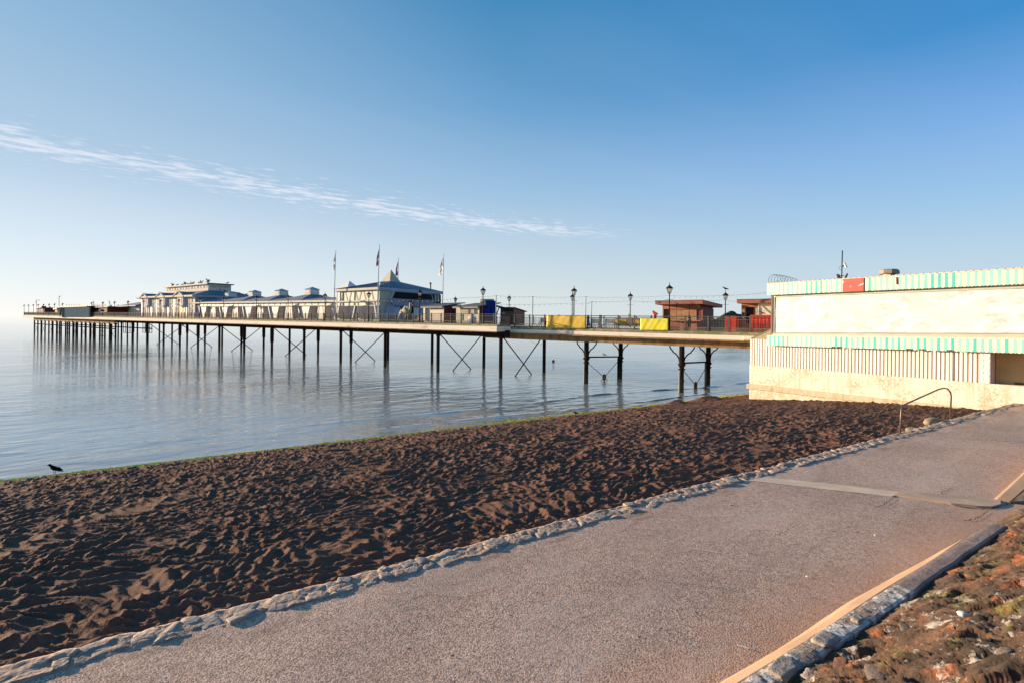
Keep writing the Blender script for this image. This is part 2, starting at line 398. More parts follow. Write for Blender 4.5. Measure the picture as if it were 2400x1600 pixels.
def pathmat():
    mt = bpy.data.materials.new('exposed_aggregate'); mt.use_nodes = True; t = NT(mt.node_tree); b = t.n['Principled BSDF']
    b.inputs['Roughness'].default_value = .85; b.inputs['Specular IOR Level'].default_value = .25
    g = t.add('ShaderNodeNewGeometry').outputs['Position']
    v = t.mapping(g, (1, 1, 1), (0, 0, -LROT))
    vo = t.add('ShaderNodeTexVoronoi', i_Vector=g, i_Scale=62.0); vo.feature = 'F1'
    cell = t.add('ShaderNodeSeparateColor', i_0=vo.outputs['Color']).outputs[0]
    chip = t.ramp(cell, [(0, (.22, .155, .13)), (.35, (.60, .39, .285)), (.7, (.74, .505, .375)), (1, (.82, .66, .52))])
    gapm = t.ramp(vo.outputs['Distance'], [(.45, 0), (.75, 1)])
    c = t.mix(gapm, chip, (.42, .275, .195))
    big = t.ramp(t.noise(t.mapping(v, (.5, 1, 1)), .5, 5, .6), [(.3, .76), (.7, 1.14)])
    c = t.mix(1.0, c, big, 'MULTIPLY')
    mott = t.ramp(t.noise(g, 9, 4, .7), [(.35, .84), (.65, 1.1)]); c = t.mix(1.0, c, mott, 'MULTIPLY')
    dsx = t.add('ShaderNodeSeparateXYZ', i_0=v).outputs[1]
    drift = t.math('MULTIPLY', t.ramp(t.math('SUBTRACT', dsx, 5.6), [(0, 0), (.9, 1)]), t.ramp(t.noise(t.mapping(v, (.8, 2.5, 1)), 1.6, 6, .7), [(.5, 0), (.66, .8)]))
    c = t.mix(drift, c, (.21, .125, .085))
    worn = t.math('MULTIPLY', t.ramp(t.noise(t.mapping(v, (.35, 1.2, 1), loc=(4, 2, 0)), .9, 5, .6), [(.54, 0), (.66, 1)]), .35)
    c = t.mix(worn, c, (.62, .48, .38))
    # reddish soil washed over the landward edge
    sx = t.add('ShaderNodeSeparateXYZ', i_0=v); dd = sx.outputs[1]
    edge = t.math('ADD', t.math('MULTIPLY', t.math('SUBTRACT', 4.0, dd), .9), t.math('MULTIPLY', t.math('SUBTRACT', t.noise(g, 1.4, 5, .6), .5), 1.6))
    em = t.math('MULTIPLY', t.ramp(edge, [(.1, 0), (.9, 1)]), .42)
    c = t.mix(em, c, (.60, .31, .17))
    t.l.new(c, b.inputs['Base Color'])
    h = t.math('SUBTRACT', t.math('MULTIPLY', t.noise(g, 1.2, 3), 4.0), vo.outputs['Distance'])
    bn = t.add('ShaderNodeBump', i_Strength=.55, i_Distance=.006, i_Height=h); t.l.new(bn.outputs[0], b.inputs['Normal'])
    return mt
M['path'] = pathmat()
M['conc'] = mat('worn_concrete', (.78, .60, .43), .85, .25, 1.5, col2=(.62, .48, .34), bump=.5, bscale=60)
M['concor'] = mat('tan_concrete', (.50, .33, .20), .85, .2, 1.2, col2=(.40, .25, .15), bump=.4, bscale=60)
M['crack'] = mat('crack_soil', (.03, .025, .02), .95)
M['stone'] = mat('kerb_stone', (.46, .335, .25), .85, .35, 6, col2=(.25, .195, .165), bump=.9, bscale=16)
M['stonegy'] = mat('kerb_stone_grey', (.27, .235, .21), .8, .3, 6, col2=(.42, .33, .24), bump=.9, bscale=16)
M['mortar'] = mat('kerb_mortar', (.45, .31, .225), .9, .35, 6, col2=(.26, .19, .15), bump=1, bscale=18)

def wallstain(name, base, dirt, rust, sc):
    mt = bpy.data.materials.new(name); mt.use_nodes = True; t = NT(mt.node_tree); b = t.n['Principled BSDF']
    b.inputs['Roughness'].default_value = .75
    g = t.add('ShaderNodeNewGeometry').outputs['Position']
    big = t.noise(g, .9, 3, .5)
    f = t.math('MULTIPLY', t.ramp(big, [(.42, 0), (.62, 1)]), t.ramp(t.noise(g, 9, 6, .75), [(.46, 0), (.60, 1)]))
    c = t.mix(f, base, dirt)
    st = t.noise(t.mapping(g, (3.5, 3.5, .22)), 1.6, 5, .7)
    c = t.mix(t.math('MULTIPLY', t.ramp(st, [(.45, 0), (.72, 1)]), .8), c, rust)
    z = t.add('ShaderNodeSeparateXYZ', i_0=g).outputs[2]
    low = t.math('MULTIPLY', t.ramp(t.math('SUBTRACT', 2.0, z), [(0, 0), (1, 1)]), t.ramp(t.noise(g, 3, 5, .6), [(.35, 0), (.7, 1)]))
    c = t.mix(low, c, rust)
    t.l.new(c, b.inputs['Base Color'])
    bn = t.add('ShaderNodeBump', i_Strength=.4, i_Distance=.02, i_Height=t.noise(g, 14, 5, .65)); t.l.new(bn.outputs[0], b.inputs['Normal'])
    return mt
M['basewall'] = wallstain('stained_render', (.66, .60, .50), (.38, .25, .15), (.44, .33, .20), 1)
M['ledge'] = wallstain('stained_ledge', (.54, .46, .33), (.34, .24, .12), (.28, .22, .10), 1)
M['corr'] = mat('white_corrugated', (.74, .71, .63), .5, .05, 2, col2=(.62, .55, .42), thresh=(.6, .75), streak=(1, 1, .4))
M['corrgap'] = mat('corrugation_valley', (.56, .42, .33), .8)  # browner than the crests: shade between the ribs put into the colour
def fadepaint(name, a, b_):
    return mat(name, a, .5, .05, 1.1, col2=b_, thresh=(.35, .7), streak=(1, 1, .5))
M['turq'] = fadepaint('turquoise_stripe', (.035, .42, .37), (.07, .50, .43))
M['turqf'] = fadepaint('faded_turquoise_stripe', (.15, .52, .45), (.34, .60, .52))
M['stripew'] = fadepaint('cream_stripe', (.70, .64, .52), (.66, .58, .44))
M['redpanel'] = mat('flaking_red_panel', (.60, .07, .05), .6, .1, 3, col2=(.78, .62, .55), thresh=(.60, .63))
def postermat():
    mt = bpy.data.materials.new('sun_bleached_poster'); mt.use_nodes = True; t = NT(mt.node_tree); b = t.n['Principled BSDF']
    b.inputs['Roughness'].default_value = .5
    g = t.add('ShaderNodeNewGeometry').outputs['Position']; v = t.mapping(g, (1, 1, 1.2), (0, .5, math.atan2(-BT.y, BT.x)))
    c = t.mix(t.ramp(t.noise(t.mapping(v, (.8, .8, 1.5)), 1.5, 8, .75), [(.46, 0), (.62, .9)]), (.62, .63, .635), (.44, .39, .35))
    c = t.mix(t.math('MULTIPLY', t.ramp(t.noise(v, .7, 4, .6), [(.48, 0), (.6, 1)]), .75), c, (.38, .54, .53))
    c = t.mix(t.ramp(t.noise(t.mapping(v, (1, 1, 4)), 4, 5, .75), [(.62, 0), (.68, 1)]), c, (.36, .27, .18))
    t.l.new(c, b.inputs['Base Color'])
    bn = t.add('ShaderNodeBump', i_Strength=.35, i_Distance=.04, i_Height=t.noise(t.mapping(v, (.8, .8, 2)), 2, 4)); t.l.new(bn.outputs[0], b.inputs['Normal'])
    return mt
M['poster'] = postermat()
M['postergrey'] = mat('poster_border', (.40, .41, .33), .6, .15, 1.5)
M['door'] = mat('brown_door', (.72, .44, .18), .7, .2, 1.2, col2=(.60, .34, .12))
M['brickwhite'] = mat('painted_brick', (.78, .70, .62), .7, .1, 5, bump=.3)
def rubblemat():
    mt = bpy.data.materials.new('rubble_ground'); mt.use_nodes = True; t = NT(mt.node_tree); b = t.n['Principled BSDF']
    b.inputs['Roughness'].default_value = .95
    g = t.add('ShaderNodeNewGeometry').outputs['Position']
    c = t.mix(t.ramp(t.noise(g, 2.2, 5, .6), [(.4, 0), (.6, 1)]), (.165, .090, .052), (.060, .040, .026))
    c = t.mix(t.ramp(t.noise(t.mapping(g, (1, 1, 1), loc=(5, 3, 1)), 3.0, 6, .7), [(.56, 0), (.62, 1)]), c, (.34, .11, .04))
    c = t.mix(t.ramp(t.noise(t.mapping(g, (1, 1, 1), loc=(1, 9, 4)), 2.0, 6, .75), [(.55, 0), (.64, 1)]), c, (.22, .18, .05))
    vL = t.add('ShaderNodeSeparateXYZ', i_0=t.mapping(g, (1, 1, 1), (0, 0, -LROT)))
    place = t.math('MULTIPLY', t.ramp(t.math('MULTIPLY', t.math('SUBTRACT', 8.6, vL.outputs[0]), .35), [(0, .25), (1, 1)]), 1.0)
    wh = t.math('MULTIPLY', t.ramp(t.noise(t.mapping(g, (1, 1, 1), loc=(8, 2, 4)), 3.2, 8, .8), [(.56, 0), (.60, 1)]), place)
    c = t.mix(wh, c, (.48, .43, .37))
    t.l.new(c, b.inputs['Base Color'])
    h = t.noise(g, 16, 8, .7)
    bn = t.add('ShaderNodeBump', i_Strength=1, i_Distance=.05, i_Height=h); t.l.new(bn.outputs[0], b.inputs['Normal'])
    return mt
M['rubble'] = rubblemat()
def lichen(name, base, crust, lo, hi):
    mt = bpy.data.materials.new(name); mt.use_nodes = True; t = NT(mt.node_tree); b = t.n['Principled BSDF']
    b.inputs['Roughness'].default_value = .9
    g = t.add('ShaderNodeNewGeometry').outputs['Position']
    c = t.mix(t.ramp(t.noise(g, 4, 5), [(.35, 0), (.65, 1)]), base, tuple(x * .6 for x in base))
    c = t.mix(t.ramp(t.noise(t.mapping(g, loc=(3, 1, 2)), 3.5, 8, .8), [(lo, 0), (hi, 1)]), c, crust)
    t.l.new(c, b.inputs['Base Color'])
    bn = t.add('ShaderNodeBump', i_Strength=.9, i_Distance=.03, i_Height=t.noise(g, 25, 7, .7)); t.l.new(bn.outputs[0], b.inputs['Normal'])
    return mt
M['rock'] = lichen('lichened_rock', (.19, .145, .11), (.38, .35, .30), .64, .70)
M['rockred'] = lichen('red_rock', (.22, .10, .055), (.20, .17, .05), .52, .60)
M['walltop'] = lichen('wall_coping', (.40, .29, .24), (.22, .17, .15), .50, .62)
M['crust'] = lichen('white_crust', (.72, .67, .61), (.26, .20, .16), .48, .51)
M['weed'] = mat('green_weed', (.92, .76, .05), .6, .05, 9, col2=(.70, .64, .05))
M['hill'] = mat('far_woodland', (.035, .06, .055), .9, .3, .02)
M['mossgreen'] = mat('boulder_moss', (.28, .21, .14), .9, .3, 5, col2=(.17, .17, .05), thresh=(.5, .62), bump=.8)

# ------------------------------------------------------------------ vector noise for meshes
class VN:
    def __init__(s, seed): s.g = np.random.RandomState(seed).rand(256, 256)
    def __call__(s, x, y):
        xi = np.floor(x).astype(int); yi = np.floor(y).astype(int); fx = x - xi; fy = y - yi
        fx = fx * fx * fx * (fx * (fx * 6 - 15) + 10); fy = fy * fy * fy * (fy * (fy * 6 - 15) + 10); g = s.g
        a = g[xi % 256, yi % 256]; b = g[(xi + 1) % 256, yi % 256]; c = g[xi % 256, (yi + 1) % 256]; d = g[(xi + 1) % 256, (yi + 1) % 256]
        return (a * (1 - fx) + b * fx) * (1 - fy) + (c * (1 - fx) + d * fx) * fy
V = [VN(i) for i in range(12)]
def fbm(x, y, o=4, k=0, g=.5):
    r = 0; a = 1; tot = 0
    for i in range(o): r = r + a * V[(k + i) % 12](x * 2 ** i + 7.3 * i, y * 2 ** i + 3.1 * i); tot += a; a *= g
    return r / tot
def cells(x, y, seed, jit=.85):     # distance to the nearest of scattered centres: bowls meeting in thin crests
    rs = np.random.RandomState(seed); jx = rs.rand(128, 128); jy = rs.rand(128, 128); dp = rs.rand(128, 128)
    xi = np.floor(x).astype(int); yi = np.floor(y).astype(int); best = np.full(x.shape, 9.); bd = np.zeros(x.shape)
    for i in (-1, 0, 1):
        for j in (-1, 0, 1):
            gx, gy = (xi + i) % 128, (yi + j) % 128
            dd = (xi + i + .5 + jit * (jx[gx, gy] - .5) - x) ** 2 + (yi + j + .5 + jit * (jy[gx, gy] - .5) - y) ** 2
            sel = dd < best; best = np.where(sel, dd, best); bd = np.where(sel, dp[gx, gy], bd)
    return best, bd
def gridmesh(name, ts, ds, zf, F, mt, smooth=True):
    T, D = np.meshgrid(ts, ds, indexing='ij'); Zv = zf(T, D)
    Xv = F[0].x * T + F[1].x * D; Yv = F[0].y * T + F[1].y * D
    n, k = T.shape; co = np.stack([Xv, Yv, Zv], -1).reshape(-1, 3).astype(np.float32)
    i = np.arange(n * k).reshape(n, k); q = np.stack([i[:-1, :-1], i[1:, :-1], i[1:, 1:], i[:-1, 1:]], -1).reshape(-1, 4)
    me = bpy.data.meshes.new(name); me.vertices.add(n * k); me.vertices.foreach_set('co', co.ravel())
    me.loops.add(q.size); me.loops.foreach_set('vertex_index', q.ravel().astype(np.int32))
    me.polygons.add(len(q)); me.polygons.foreach_set('loop_start', np.arange(0, q.size, 4, dtype=np.int32))
    me.polygons.foreach_set('use_smooth', np.full(len(q), smooth)); me.materials.append(mt); me.update(); me.validate()
    o = bpy.data.objects.new(name, me); COL.objects.link(o); return o
def spaced(segs):
    out = []
    for a, b, st in segs: out.append(np.arange(a, b, st))
    return np.concatenate(out + [[segs[-1][1]]])

# ------------------------------------------------------------------ SETTING: sea, beach, path
DS = 23.8
sb = MB(); sb.v = [(-9000, -2000, -3.0), (9000, -2000, -3.0), (9000, 15000, -3.0), (-9000, 15000, -3.0)]; sb.face([0, 1, 2, 3])
tag(sb.build('seabed', M['sand']), kind='structure')
def seaz(T, D):
    near = np.clip((70 - D) / 30, 0, 1) * np.clip((D - 23.0) / 2.5, 0.12, 1)
    ph = D * 2.3 + 2.2 * fbm(T * .12, D * .25, 3, 2) * 6
    swell = .006 * np.sin(ph) * fbm(T * .09, D * .2, 2, 5)
    # two little breaking ripples close to the shore
    c1 = 24.9 + .6 * fbm(T * .08, T * 0, 3, 1) * 2; c2 = 27.6 + 1.2 * fbm(T * .07 + 9, T * 0, 3, 4) * 2
    a1 = np.clip(fbm(T * .06 + 4, T * 0, 2, 3) * 3 - .9, .05, 1); a2 = np.clip(fbm(T * .05 + 14, T * 0, 2, 6) * 3 - .9, .05, 1)
    brk = np.clip(fbm(T * .5 + 3, D * .6, 3, 8) * 3 - .9, 0, 1); b = .13 * brk * a1 * np.exp(-((D - c1) / .26) ** 2) + .11 * brk * a2 * np.exp(-((D - c2) / .30) ** 2)
    ch = (fbm(T * .9, D * 1.8, 3, 7) - .5) * .028 + (fbm(T * 2.2, D * 3.4, 2, 9) - .5) * .012
    return near * (swell + b + ch) - .0
sea = gridmesh('sea', spaced([(-60, -12, .5), (-12, 34, .22), (34, 90, .6)]), spaced([(22, 34, .09), (34, 60, .3), (60, 78, 1.0)]), seaz, (LT, LN), M['sea'])
tag(sea, kind='structure')
so = MB()
def Lq(a, b_): return L(a, b_, 0)
big = [(-6000, 78), (6000, 78), (9000, 14000), (-9000, 14000)]
so.v = [Lq(*p) for p in big] + [Lq(-6000, 22), Lq(-60, 22), Lq(-60, 78), Lq(90, 22), Lq(6000, 22), Lq(90, 78)]
so.face([0, 6, 9, 1, 2, 3]); so.face([4, 5, 6, 0]); so.face([7, 8, 1, 9])
tag(so.build('open_sea', M['sea']), kind='structure')

def sandbase(d): u = np.clip((d - 6.9) / 17.3, -.3, 1.6); return 1.62 * (1 - np.sign(u) * np.abs(u) ** 1.5)
def sandz(T, D):
    z = sandbase(D)
    wx = T + 1.2 * fbm(T * .5, D * .5, 2, 1); wy = D + 1.2 * fbm(T * .5 + 5, D * .5, 2, 2)
    # crests run across the low sun; view-space they read as long, near-horizontal lips
    ca, sa = math.cos(LROT - R(8)), math.sin(LROT - R(8))
    a = wx * ca - wy * sa; b = wx * sa + wy * ca          # a ~ world x, b ~ world y
    a = a + .10 * (fbm(a * 4, b * 5, 2, 3) - .5); b = b + .16 * (fbm(a * 2.2, b * 3, 3, 6) - .5)
    c1, p1 = cells(a * 3.4, b * 6.2, 3); c2, p2 = cells(a * 6.4 + 5, b * 11.5, 8); c3, p3 = cells(a * 1.25, b * 1.9 + 3, 5)
    am = .72 + .5 * fbm(T * .3 + 3, D * .3, 3, 6); m2 = np.clip(fbm(T * .7, D * .7 + 9, 3, 1) * 2 - .25, .3, 1)
    tread = np.clip(1 - c3 * 5, 0, 1) * (p3 > .72) * -.045            # deeper footprints here and there
    h = am * .138 * np.minimum(c1, .62) * (.65 + .6 * p1) + m2 * .070 * np.minimum(c2, .6) * (.4 + p2) + tread + .022 * (fbm(a * 12, b * 16, 3, 2) - .5) + .05 * (fbm(T * .35, D * .35, 3, 4) - .5) + .03 * (fbm(T * 1.1, D * 1.1, 3, 0) - .5)
    fade = np.clip((DS - .25 - D) / 1.2, .05, 1)
    # little mounds by the pier foot
    for (mt_, md, mh, mr) in MOUNDS: h = h + mh * np.exp(-(((T - mt_) ** 2 + (D - md) ** 2) / mr ** 2)) / np.maximum(fade, .05) * np.where(fade < 1, fade, 1)
    return z + h * fade - .05 * (1 - fade)
MOUNDS = []
for px, py, mh, mr in ((1580, 944, .28, .7), (1640, 935, .25, 1.0), (1660, 932, .22, .8), (1160, 1046, .10, .5), (1300, 1030, .12, .5), (2060, 1000, .1, .4), (840, 1280, .08, .5)):
    t_, d_ = ll(px, py, .3 if py < 960 else 1.0); MOUNDS.append((t_, d_, mh, mr))
sand = gridmesh('beach_sand', spaced([(-60, -14, .25), (-14, -5, .07), (-5, 12, .03), (12, 24, .05), (24, 60, .2)]),
                spaced([(6.75, 13, .03), (13, 19, .045), (19, 25, .08), (25, 30, .5)]), sandz, (LT, LN), M['sand'])
tag(sand, kind='structure')
def sz(t, d): return float(sandz(np.array([[t]]), np.array([[d]]))[0, 0])

# path
pz = lambda T, D: ZP + .010 * (fbm(T * .5, D * .5, 3, 1) - .5)
path = gridmesh('promenade_path', spaced([(-14, 44, .25)]), spaced([(-3, 6.56, .2)]), pz, (LT, LN), M['path'])
tag(path, kind='structure')
st = MB()
def Lz(p, dz=0): t_, d_ = ll(p[0], p[1], ZP); return L(t_, d_, ZP + dz)
st.prism([Lz(p, .012) for p in ((1754, 1126), (1792, 1118), (1950, 1134), (2108, 1153), (2090, 1164), (1930, 1146))], (0, 0, -.05))
st.build('concrete_strip', M['conc'], path)
st = MB(); st.prism([Lz(p, .030) for p in ((2096, 1161), (2114, 1153), (2230, 1162), (2345, 1174), (2346, 1183), (2325, 1189), (2290, 1188), (2230, 1181), (2170, 1172))], (0, 0, -.06))
st.build('raised_slab', mat('slab', (.60, .43, .30), .85, .3, 2, bump=.6, bscale=70), path)
def crack(pts, wd, rough=.02):
    cr = MB(); P = []
    for i in range(len(pts) - 1):
        a = Vector(Lz(pts[i])); b_ = Vector(Lz(pts[i + 1])); n = max(2, int((b_ - a).length / .06))
        for k in range(n): P.append(a.lerp(b_, k / n) + Vector((random.uniform(-rough, rough), random.uniform(-rough, rough), 0)))
    P.append(Vector(Lz(pts[-1])))
    o = 0
    for i, p in enumerate(P):
        q = P[min(i + 1, len(P) - 1)] - P[max(i - 1, 0)]; n = Vector((-q.y, q.x, 0)).normalized()
        ww = wd * random.uniform(.4, 1.2) * (1 if 0 < i < len(P) - 1 else .1)
        cr.v += [tuple(p + n * ww + Vector((0, 0, .012))), tuple(p - n * ww + Vector((0, 0, .012)))]
    for i in range(len(P) - 1): cr.face([2 * i, 2 * i + 1, 2 * i + 3, 2 * i + 2])
    cr.build('crack', M['crack'], path)
crack([(2091, 1166), (2086, 1174), (2066, 1184), (2050, 1190)], .010)
crack([(2205, 1161), (2210, 1152), (2222, 1148), (2232, 1143)], .008)
crack([(2230, 1183), (2270, 1190), (2320, 1192), (2345, 1186)], .02)  # wide dark ribbon paints the ledge shadow along the raised slab
crack([(2345, 1187), (2375, 1176), (2400, 1170)], .008)
crack([(2290, 1215), (2318, 1196)], .007); crack([(2260, 1221), (2300, 1213)], .012)
crack([(1816, 1258), (1850, 1240), (1880, 1225)], .004); crack([(1500, 1240), (1590, 1250)], .003, .01)
crack([(150, 1575), (300, 1590)], .003)
for px, py, ww in ((1700, 1174, .02), (1715, 1184, .03), (1752, 1183, .02), (1770, 1180, .02), (1930, 1238, .015), (1955, 1246, .02), (2010, 1247, .02), (1990, 1236, .012), (1780, 1245, .015)):
    t_, d_ = ll(px, py, ZP); cr = MB(); c0 = Vector(L(t_, d_, ZP + .0115)); n = 9
    cr.v = [tuple(c0 + Vector((math.cos(k * 6.283 / n) * ww * random.uniform(.8, 2.2), math.sin(k * 6.283 / n) * ww * random.uniform(.5, 1.1), 0))) for k in range(n)]
    cr.face(list(range(n))); cr.build('pit', M['crack'], path)

rsp = random.Random(21)
for k in range(70):
    px = rsp.uniform(300, 2250); py = rsp.uniform(1180, 1560); t_, d_ = ll(px, py, ZP)
    if not (3.2 < d_ < 6.3): continue
    cr = MB(); c0 = Vector(L(t_, d_, ZP + .0115)); ww = rsp.uniform(.006, .016)
    cr.v = [tuple(c0 + Vector((math.cos(k2 * .785) * ww * rsp.uniform(.6, 1.8), math.sin(k2 * .785) * ww * rsp.uniform(.5, 1.0), 0))) for k2 in range(8)]
    cr.face(list(range(8))); cr.build('pit', M['crack'], path)
crack([(900, 1420), (1010, 1395), (1090, 1400), (1180, 1372)], .003, .012); crack([(1300, 1500), (1345, 1455), (1420, 1430)], .003, .012); crack([(1560, 1300), (1640, 1290), (1700, 1302)], .004, .012)
# ------------------------------------------------------------------ stones
def stone_mesh(seed, mt, flat=.6, sub=2, lump=.22):
    bm = bmesh.new(); bmesh.ops.create_icosphere(bm, subdivisions=sub, radius=.5)
    vn = V[seed % 12]; sx, sy = random.uniform(.85, 1.2), random.uniform(.85, 1.2)
    for v in bm.verts:
        p = v.co.copy(); n = float(vn(np.array(p.x * 3 + seed), np.array(p.y * 3 + p.z * 5 + 9))) - .5
        n2 = float(V[(seed + 3) % 12](np.array(p.x * 8 + seed), np.array(p.y * 8 + p.z * 7))) - .5
        q = p * (1 + lump * 2 * n + lump * .6 * n2)
        for ax in range(3): q[ax] = max(-.42, min(.42, q[ax] * 1.12))      # flattened facets
        v.co = Vector((q.x * sx, q.y * sy, q.z * flat))
    me = bpy.data.meshes.new('stone'); bm.to_mesh(me); bm.free(); me.materials.append(mt)
    me.polygons.foreach_set('use_smooth', [True] * len(me.polygons)); return me
SM = [stone_mesh(i, M['stone'] if i % 3 else M['stonegy'], .55, 3, .42) for i in range(12)]
kerb = gridmesh('kerb', spaced([(-9, 24, .03), (24, 40, .2)]), spaced([(6.47, 6.98, .03)]),
    lambda T, D: ZP - .038 + .08 * fbm(T * 4, D * 6, 4, 2, .6) - np.where(np.abs(D - 6.72) > .22, .09, 0) - np.where(D > 6.9, .5, 0), (LT, LN), M['mortar'])
tag(kerb, kind='structure')
t = -8.5; k = 0
while t < 27:
    ln = random.uniform(.2, .5) if random.random() < .6 else random.uniform(.14, .26)
    two = random.random() < .55
    rows = ((6.60, .19), (6.80, .20)) if two else ((6.70, .36),)
    for d, wd in rows:
        if random.random() < .25: continue
        o = inst('stone', random.choice(SM), L(t + ln / 2 + random.uniform(-.05, .05), d + random.uniform(-.02, .03), ZP - .012 + random.uniform(-.012, .012)), LROT + random.choice((0, math.pi)) + random.uniform(-.5, .5), kerb,
             (ln * random.uniform(.8, 1.15), wd * random.uniform(.8, 1.2), random.uniform(.10, .15)))
        k += 1
    t += ln * .98
# boulders by the handrail
for (px, py, s, lb) in ((2150, 1003, (.62, .36, .26), 'low mossy stone on the kerb between the two handrail posts'), (2196, 985, (.95, .5, .50), 'rounded mossy boulder at the foot of the farther handrail post')):
    t_, d_ = ll(px, py, ZP); o = inst('boulder', stone_mesh(4, M['mossgreen'], .7), L(t_, d_ + .12, ZP - .08), LROT, None, s)
    tag(o, lb, 'boulder')

# ------------------------------------------------------------------ low wall and rubble bank
cop = MB(); T0, T1 = -6, 10.75; n = 80
wall_low = thing('low_wall', 'low concrete wall with white crusted top between path and rubble bank', 'wall', L(5, 2.6, ZP))
ch = MB()
for i in range(n + 1):
    t_ = T0 + (T1 - T0) * i / n; e = .015 * math.sin(t_ * 2.1) + .02 * (float(V[2](np.array(t_ * 2), np.array(.5))) - .5)
    tap = max(0, min(1, (T1 - t_) / 2.4))                    # the chamfer dies out near the end
    zt = ZP + .34
    ch.v += [L(t_, 2.62 + .36 * tap + e, ZP - .02), L(t_, 2.60 + .12 * tap + e, ZP + .25), L(t_, 2.59 + e * .5, zt - .01), L(t_, 2.5, zt - .02), L(t_, 2.5, ZP - .05)]
for i in range(n):
    for j in range(4): ch.face([i * 5 + j, i * 5 + j + 1, (i + 1) * 5 + j + 1, (i + 1) * 5 + j])
ch.build('chamfered_face', M['concor'], wall_low, smooth=False)
def strip(t0, t1, mt, nm, lump, n=60):
    mb = MB(); prof = [(2.575, -.03), (2.57, .0), (2.55, .005), (2.52, .008), (2.48, .008), (2.44, .006), (2.40, .004), (2.37, -.004), (2.35, -.30)]
    for i in range(n + 1):
        t_ = t0 + (t1 - t0) * i / n
        for j, (d, dz) in enumerate(prof):
            ns = (float(fbm(np.array(t_ * 9), np.array(d * 14 + 2), 4, 3, .65)) - .5) * 2
            rag = .035 * (float(fbm(np.array(t_ * 2.5), np.array(4.), 3, 6)) - .5) * (1 if j > 3 else .15)
            mb.v.append(L(t_ + (0 if i not in (0, n) else .08 * ns), d + rag, ZP + .345 + dz + lump * ns))
    k = len(prof)
    for i in range(n):
        for j in range(k - 1): mb.face([i * k + j, i * k + j + 1, (i + 1) * k + j + 1, (i + 1) * k + j])
    mb.face(list(range(k))); mb.face([n * k + j for j in range(k)])
    mb.build(nm, mt, wall_low, smooth=False)
strip(-6, 7.15, M['crust'], 'crusted_coping', .013, 900)
strip(7.15, 10.75, M['walltop'], 'coping', .003, 200)
for (px, py, s) in ((1935, 1503, (.32, .17, .06)), (1838, 1568, (.38, .2, .06)), (1900, 1590, (.2, .14, .05)), (2010, 1455, (.16, .1, .05))):
    t_, d_ = ll(px, py, ZP + .34); inst('stone', random.choice(SM), L(t_, d_, ZP + .35), LROT + .1, wall_low, (s[0], s[1], .14))

def rub(T, D):
    base = ZP + .30 + np.clip(2.35 - D, 0, 5) * .58 - np.clip(D - 2.42, 0, 1) * .8
    xw = T * LT.x + D * LN.x; yw = T * LT.y + D * LN.y
    yw2 = yw + .35 * xw + .25 * fbm(xw * 2, yw * 2, 2, 3)
    rdg = lambda fx, fy, k, o=3: 1 - np.abs(2 * fbm(xw * fx, yw2 * fy, o, k, .6) - 1)
    c1, p1 = cells(xw * 2.6, yw2 * 6.5, 4)
    h = .16 * (fbm(T * 1.1, D * 1.9, 3, 1) - .5) + .17 * rdg(.9, 3.2, 5) - .13 + .075 * (p1 - .5) * np.clip(1.3 - c1 * 3, 0, 1) + .06 * (rdg(5, 13, 8, 4) - .6) + .035 * (rdg(17, 34, 2, 2) - .6)
    end = np.clip((T - 12.9) / .9, 0, 1)
    near = np.clip((2.5 - D) / .3, .25, 1)
    return np.maximum(base + h * near, ZP - .3 + 0 * T) * 1 - end * 1.6
rubble = gridmesh('rubble_bank', spaced([(-6, 2, .15), (2, 14.5, .02)]), spaced([(-2.5, .2, .1), (.2, 2.78, .02)]), rub, (LT, LN), M['rubble'])
tag(rubble, kind='structure')
RK = [stone_mesh(20 + i, M['rock'] if i % 2 else M['rockred'], .5, 2, .3) for i in range(8)]
for i in range(120):
    t_ = random.uniform(3.2, 13.0); d_ = random.uniform(.2, 2.25 if t_ < 10.8 else 2.5)
    z_ = float(rub(np.array([[t_]]), np.array([[d_]]))[0, 0]); s = random.choice((.06, .09, .12, .17, .24))
    o = inst('rock', random.choice(RK), L(t_, d_, z_ - s * .02), LROT + random.uniform(-.5, .5), rubble, (s * random.uniform(1, 1.9), s, s * random.uniform(.4, .8)))
    o.rotation_euler = (random.uniform(-.35, .1), random.uniform(-.2, .2), o.rotation_euler[2])
pb = inst('pebble', stone_mesh(3, M['white'], .7, 2), L(*ll(2256, 1440, ZP + .85), ZP + .85), 0, rubble, (.09, .07, .07))
t_, d_ = ll(2256, 1440, ZP + .75); pb.location = Vector(L(t_, d_, float(rub(np.array([[t_]]), np.array([[d_]]))[0, 0]) + .03)) - rubble.location
# far ramp wall
rw = thing('ramp_wall', 'low sloping concrete wall at right edge beyond the rubble bank', 'wall', L(14, 3, ZP))
mb = MB(); mb.hexa([L(13.45, 3.22, ZP - .02), L(20, 3.22, ZP - .02), L(20, 2.6, ZP - .02), L(13.6, 2.95, ZP - .02),
                    L(13.5, 3.15, ZP + .02), L(20, 2.95, ZP + 1.1), L(20, 2.6, ZP + 1.1), L(13.6, 2.98, ZP + .03)])
mb.build('sloping_face', M['concor'], rw)
mb = MB(); mb.hexa([L(13.6, 2.95, ZP - .02), L(20, 2.6, ZP - .02), L(20, 2.2, ZP - .02), L(14.2, 2.5, ZP - .02), L(13.6, 2.94, ZP + .05), L(20, 2.59, ZP + 1.0), L(20, 2.2, ZP + 1.0), L(14.2, 2.5, ZP + .10)])
mb.build('side_face', M['mossgreen'], rw)

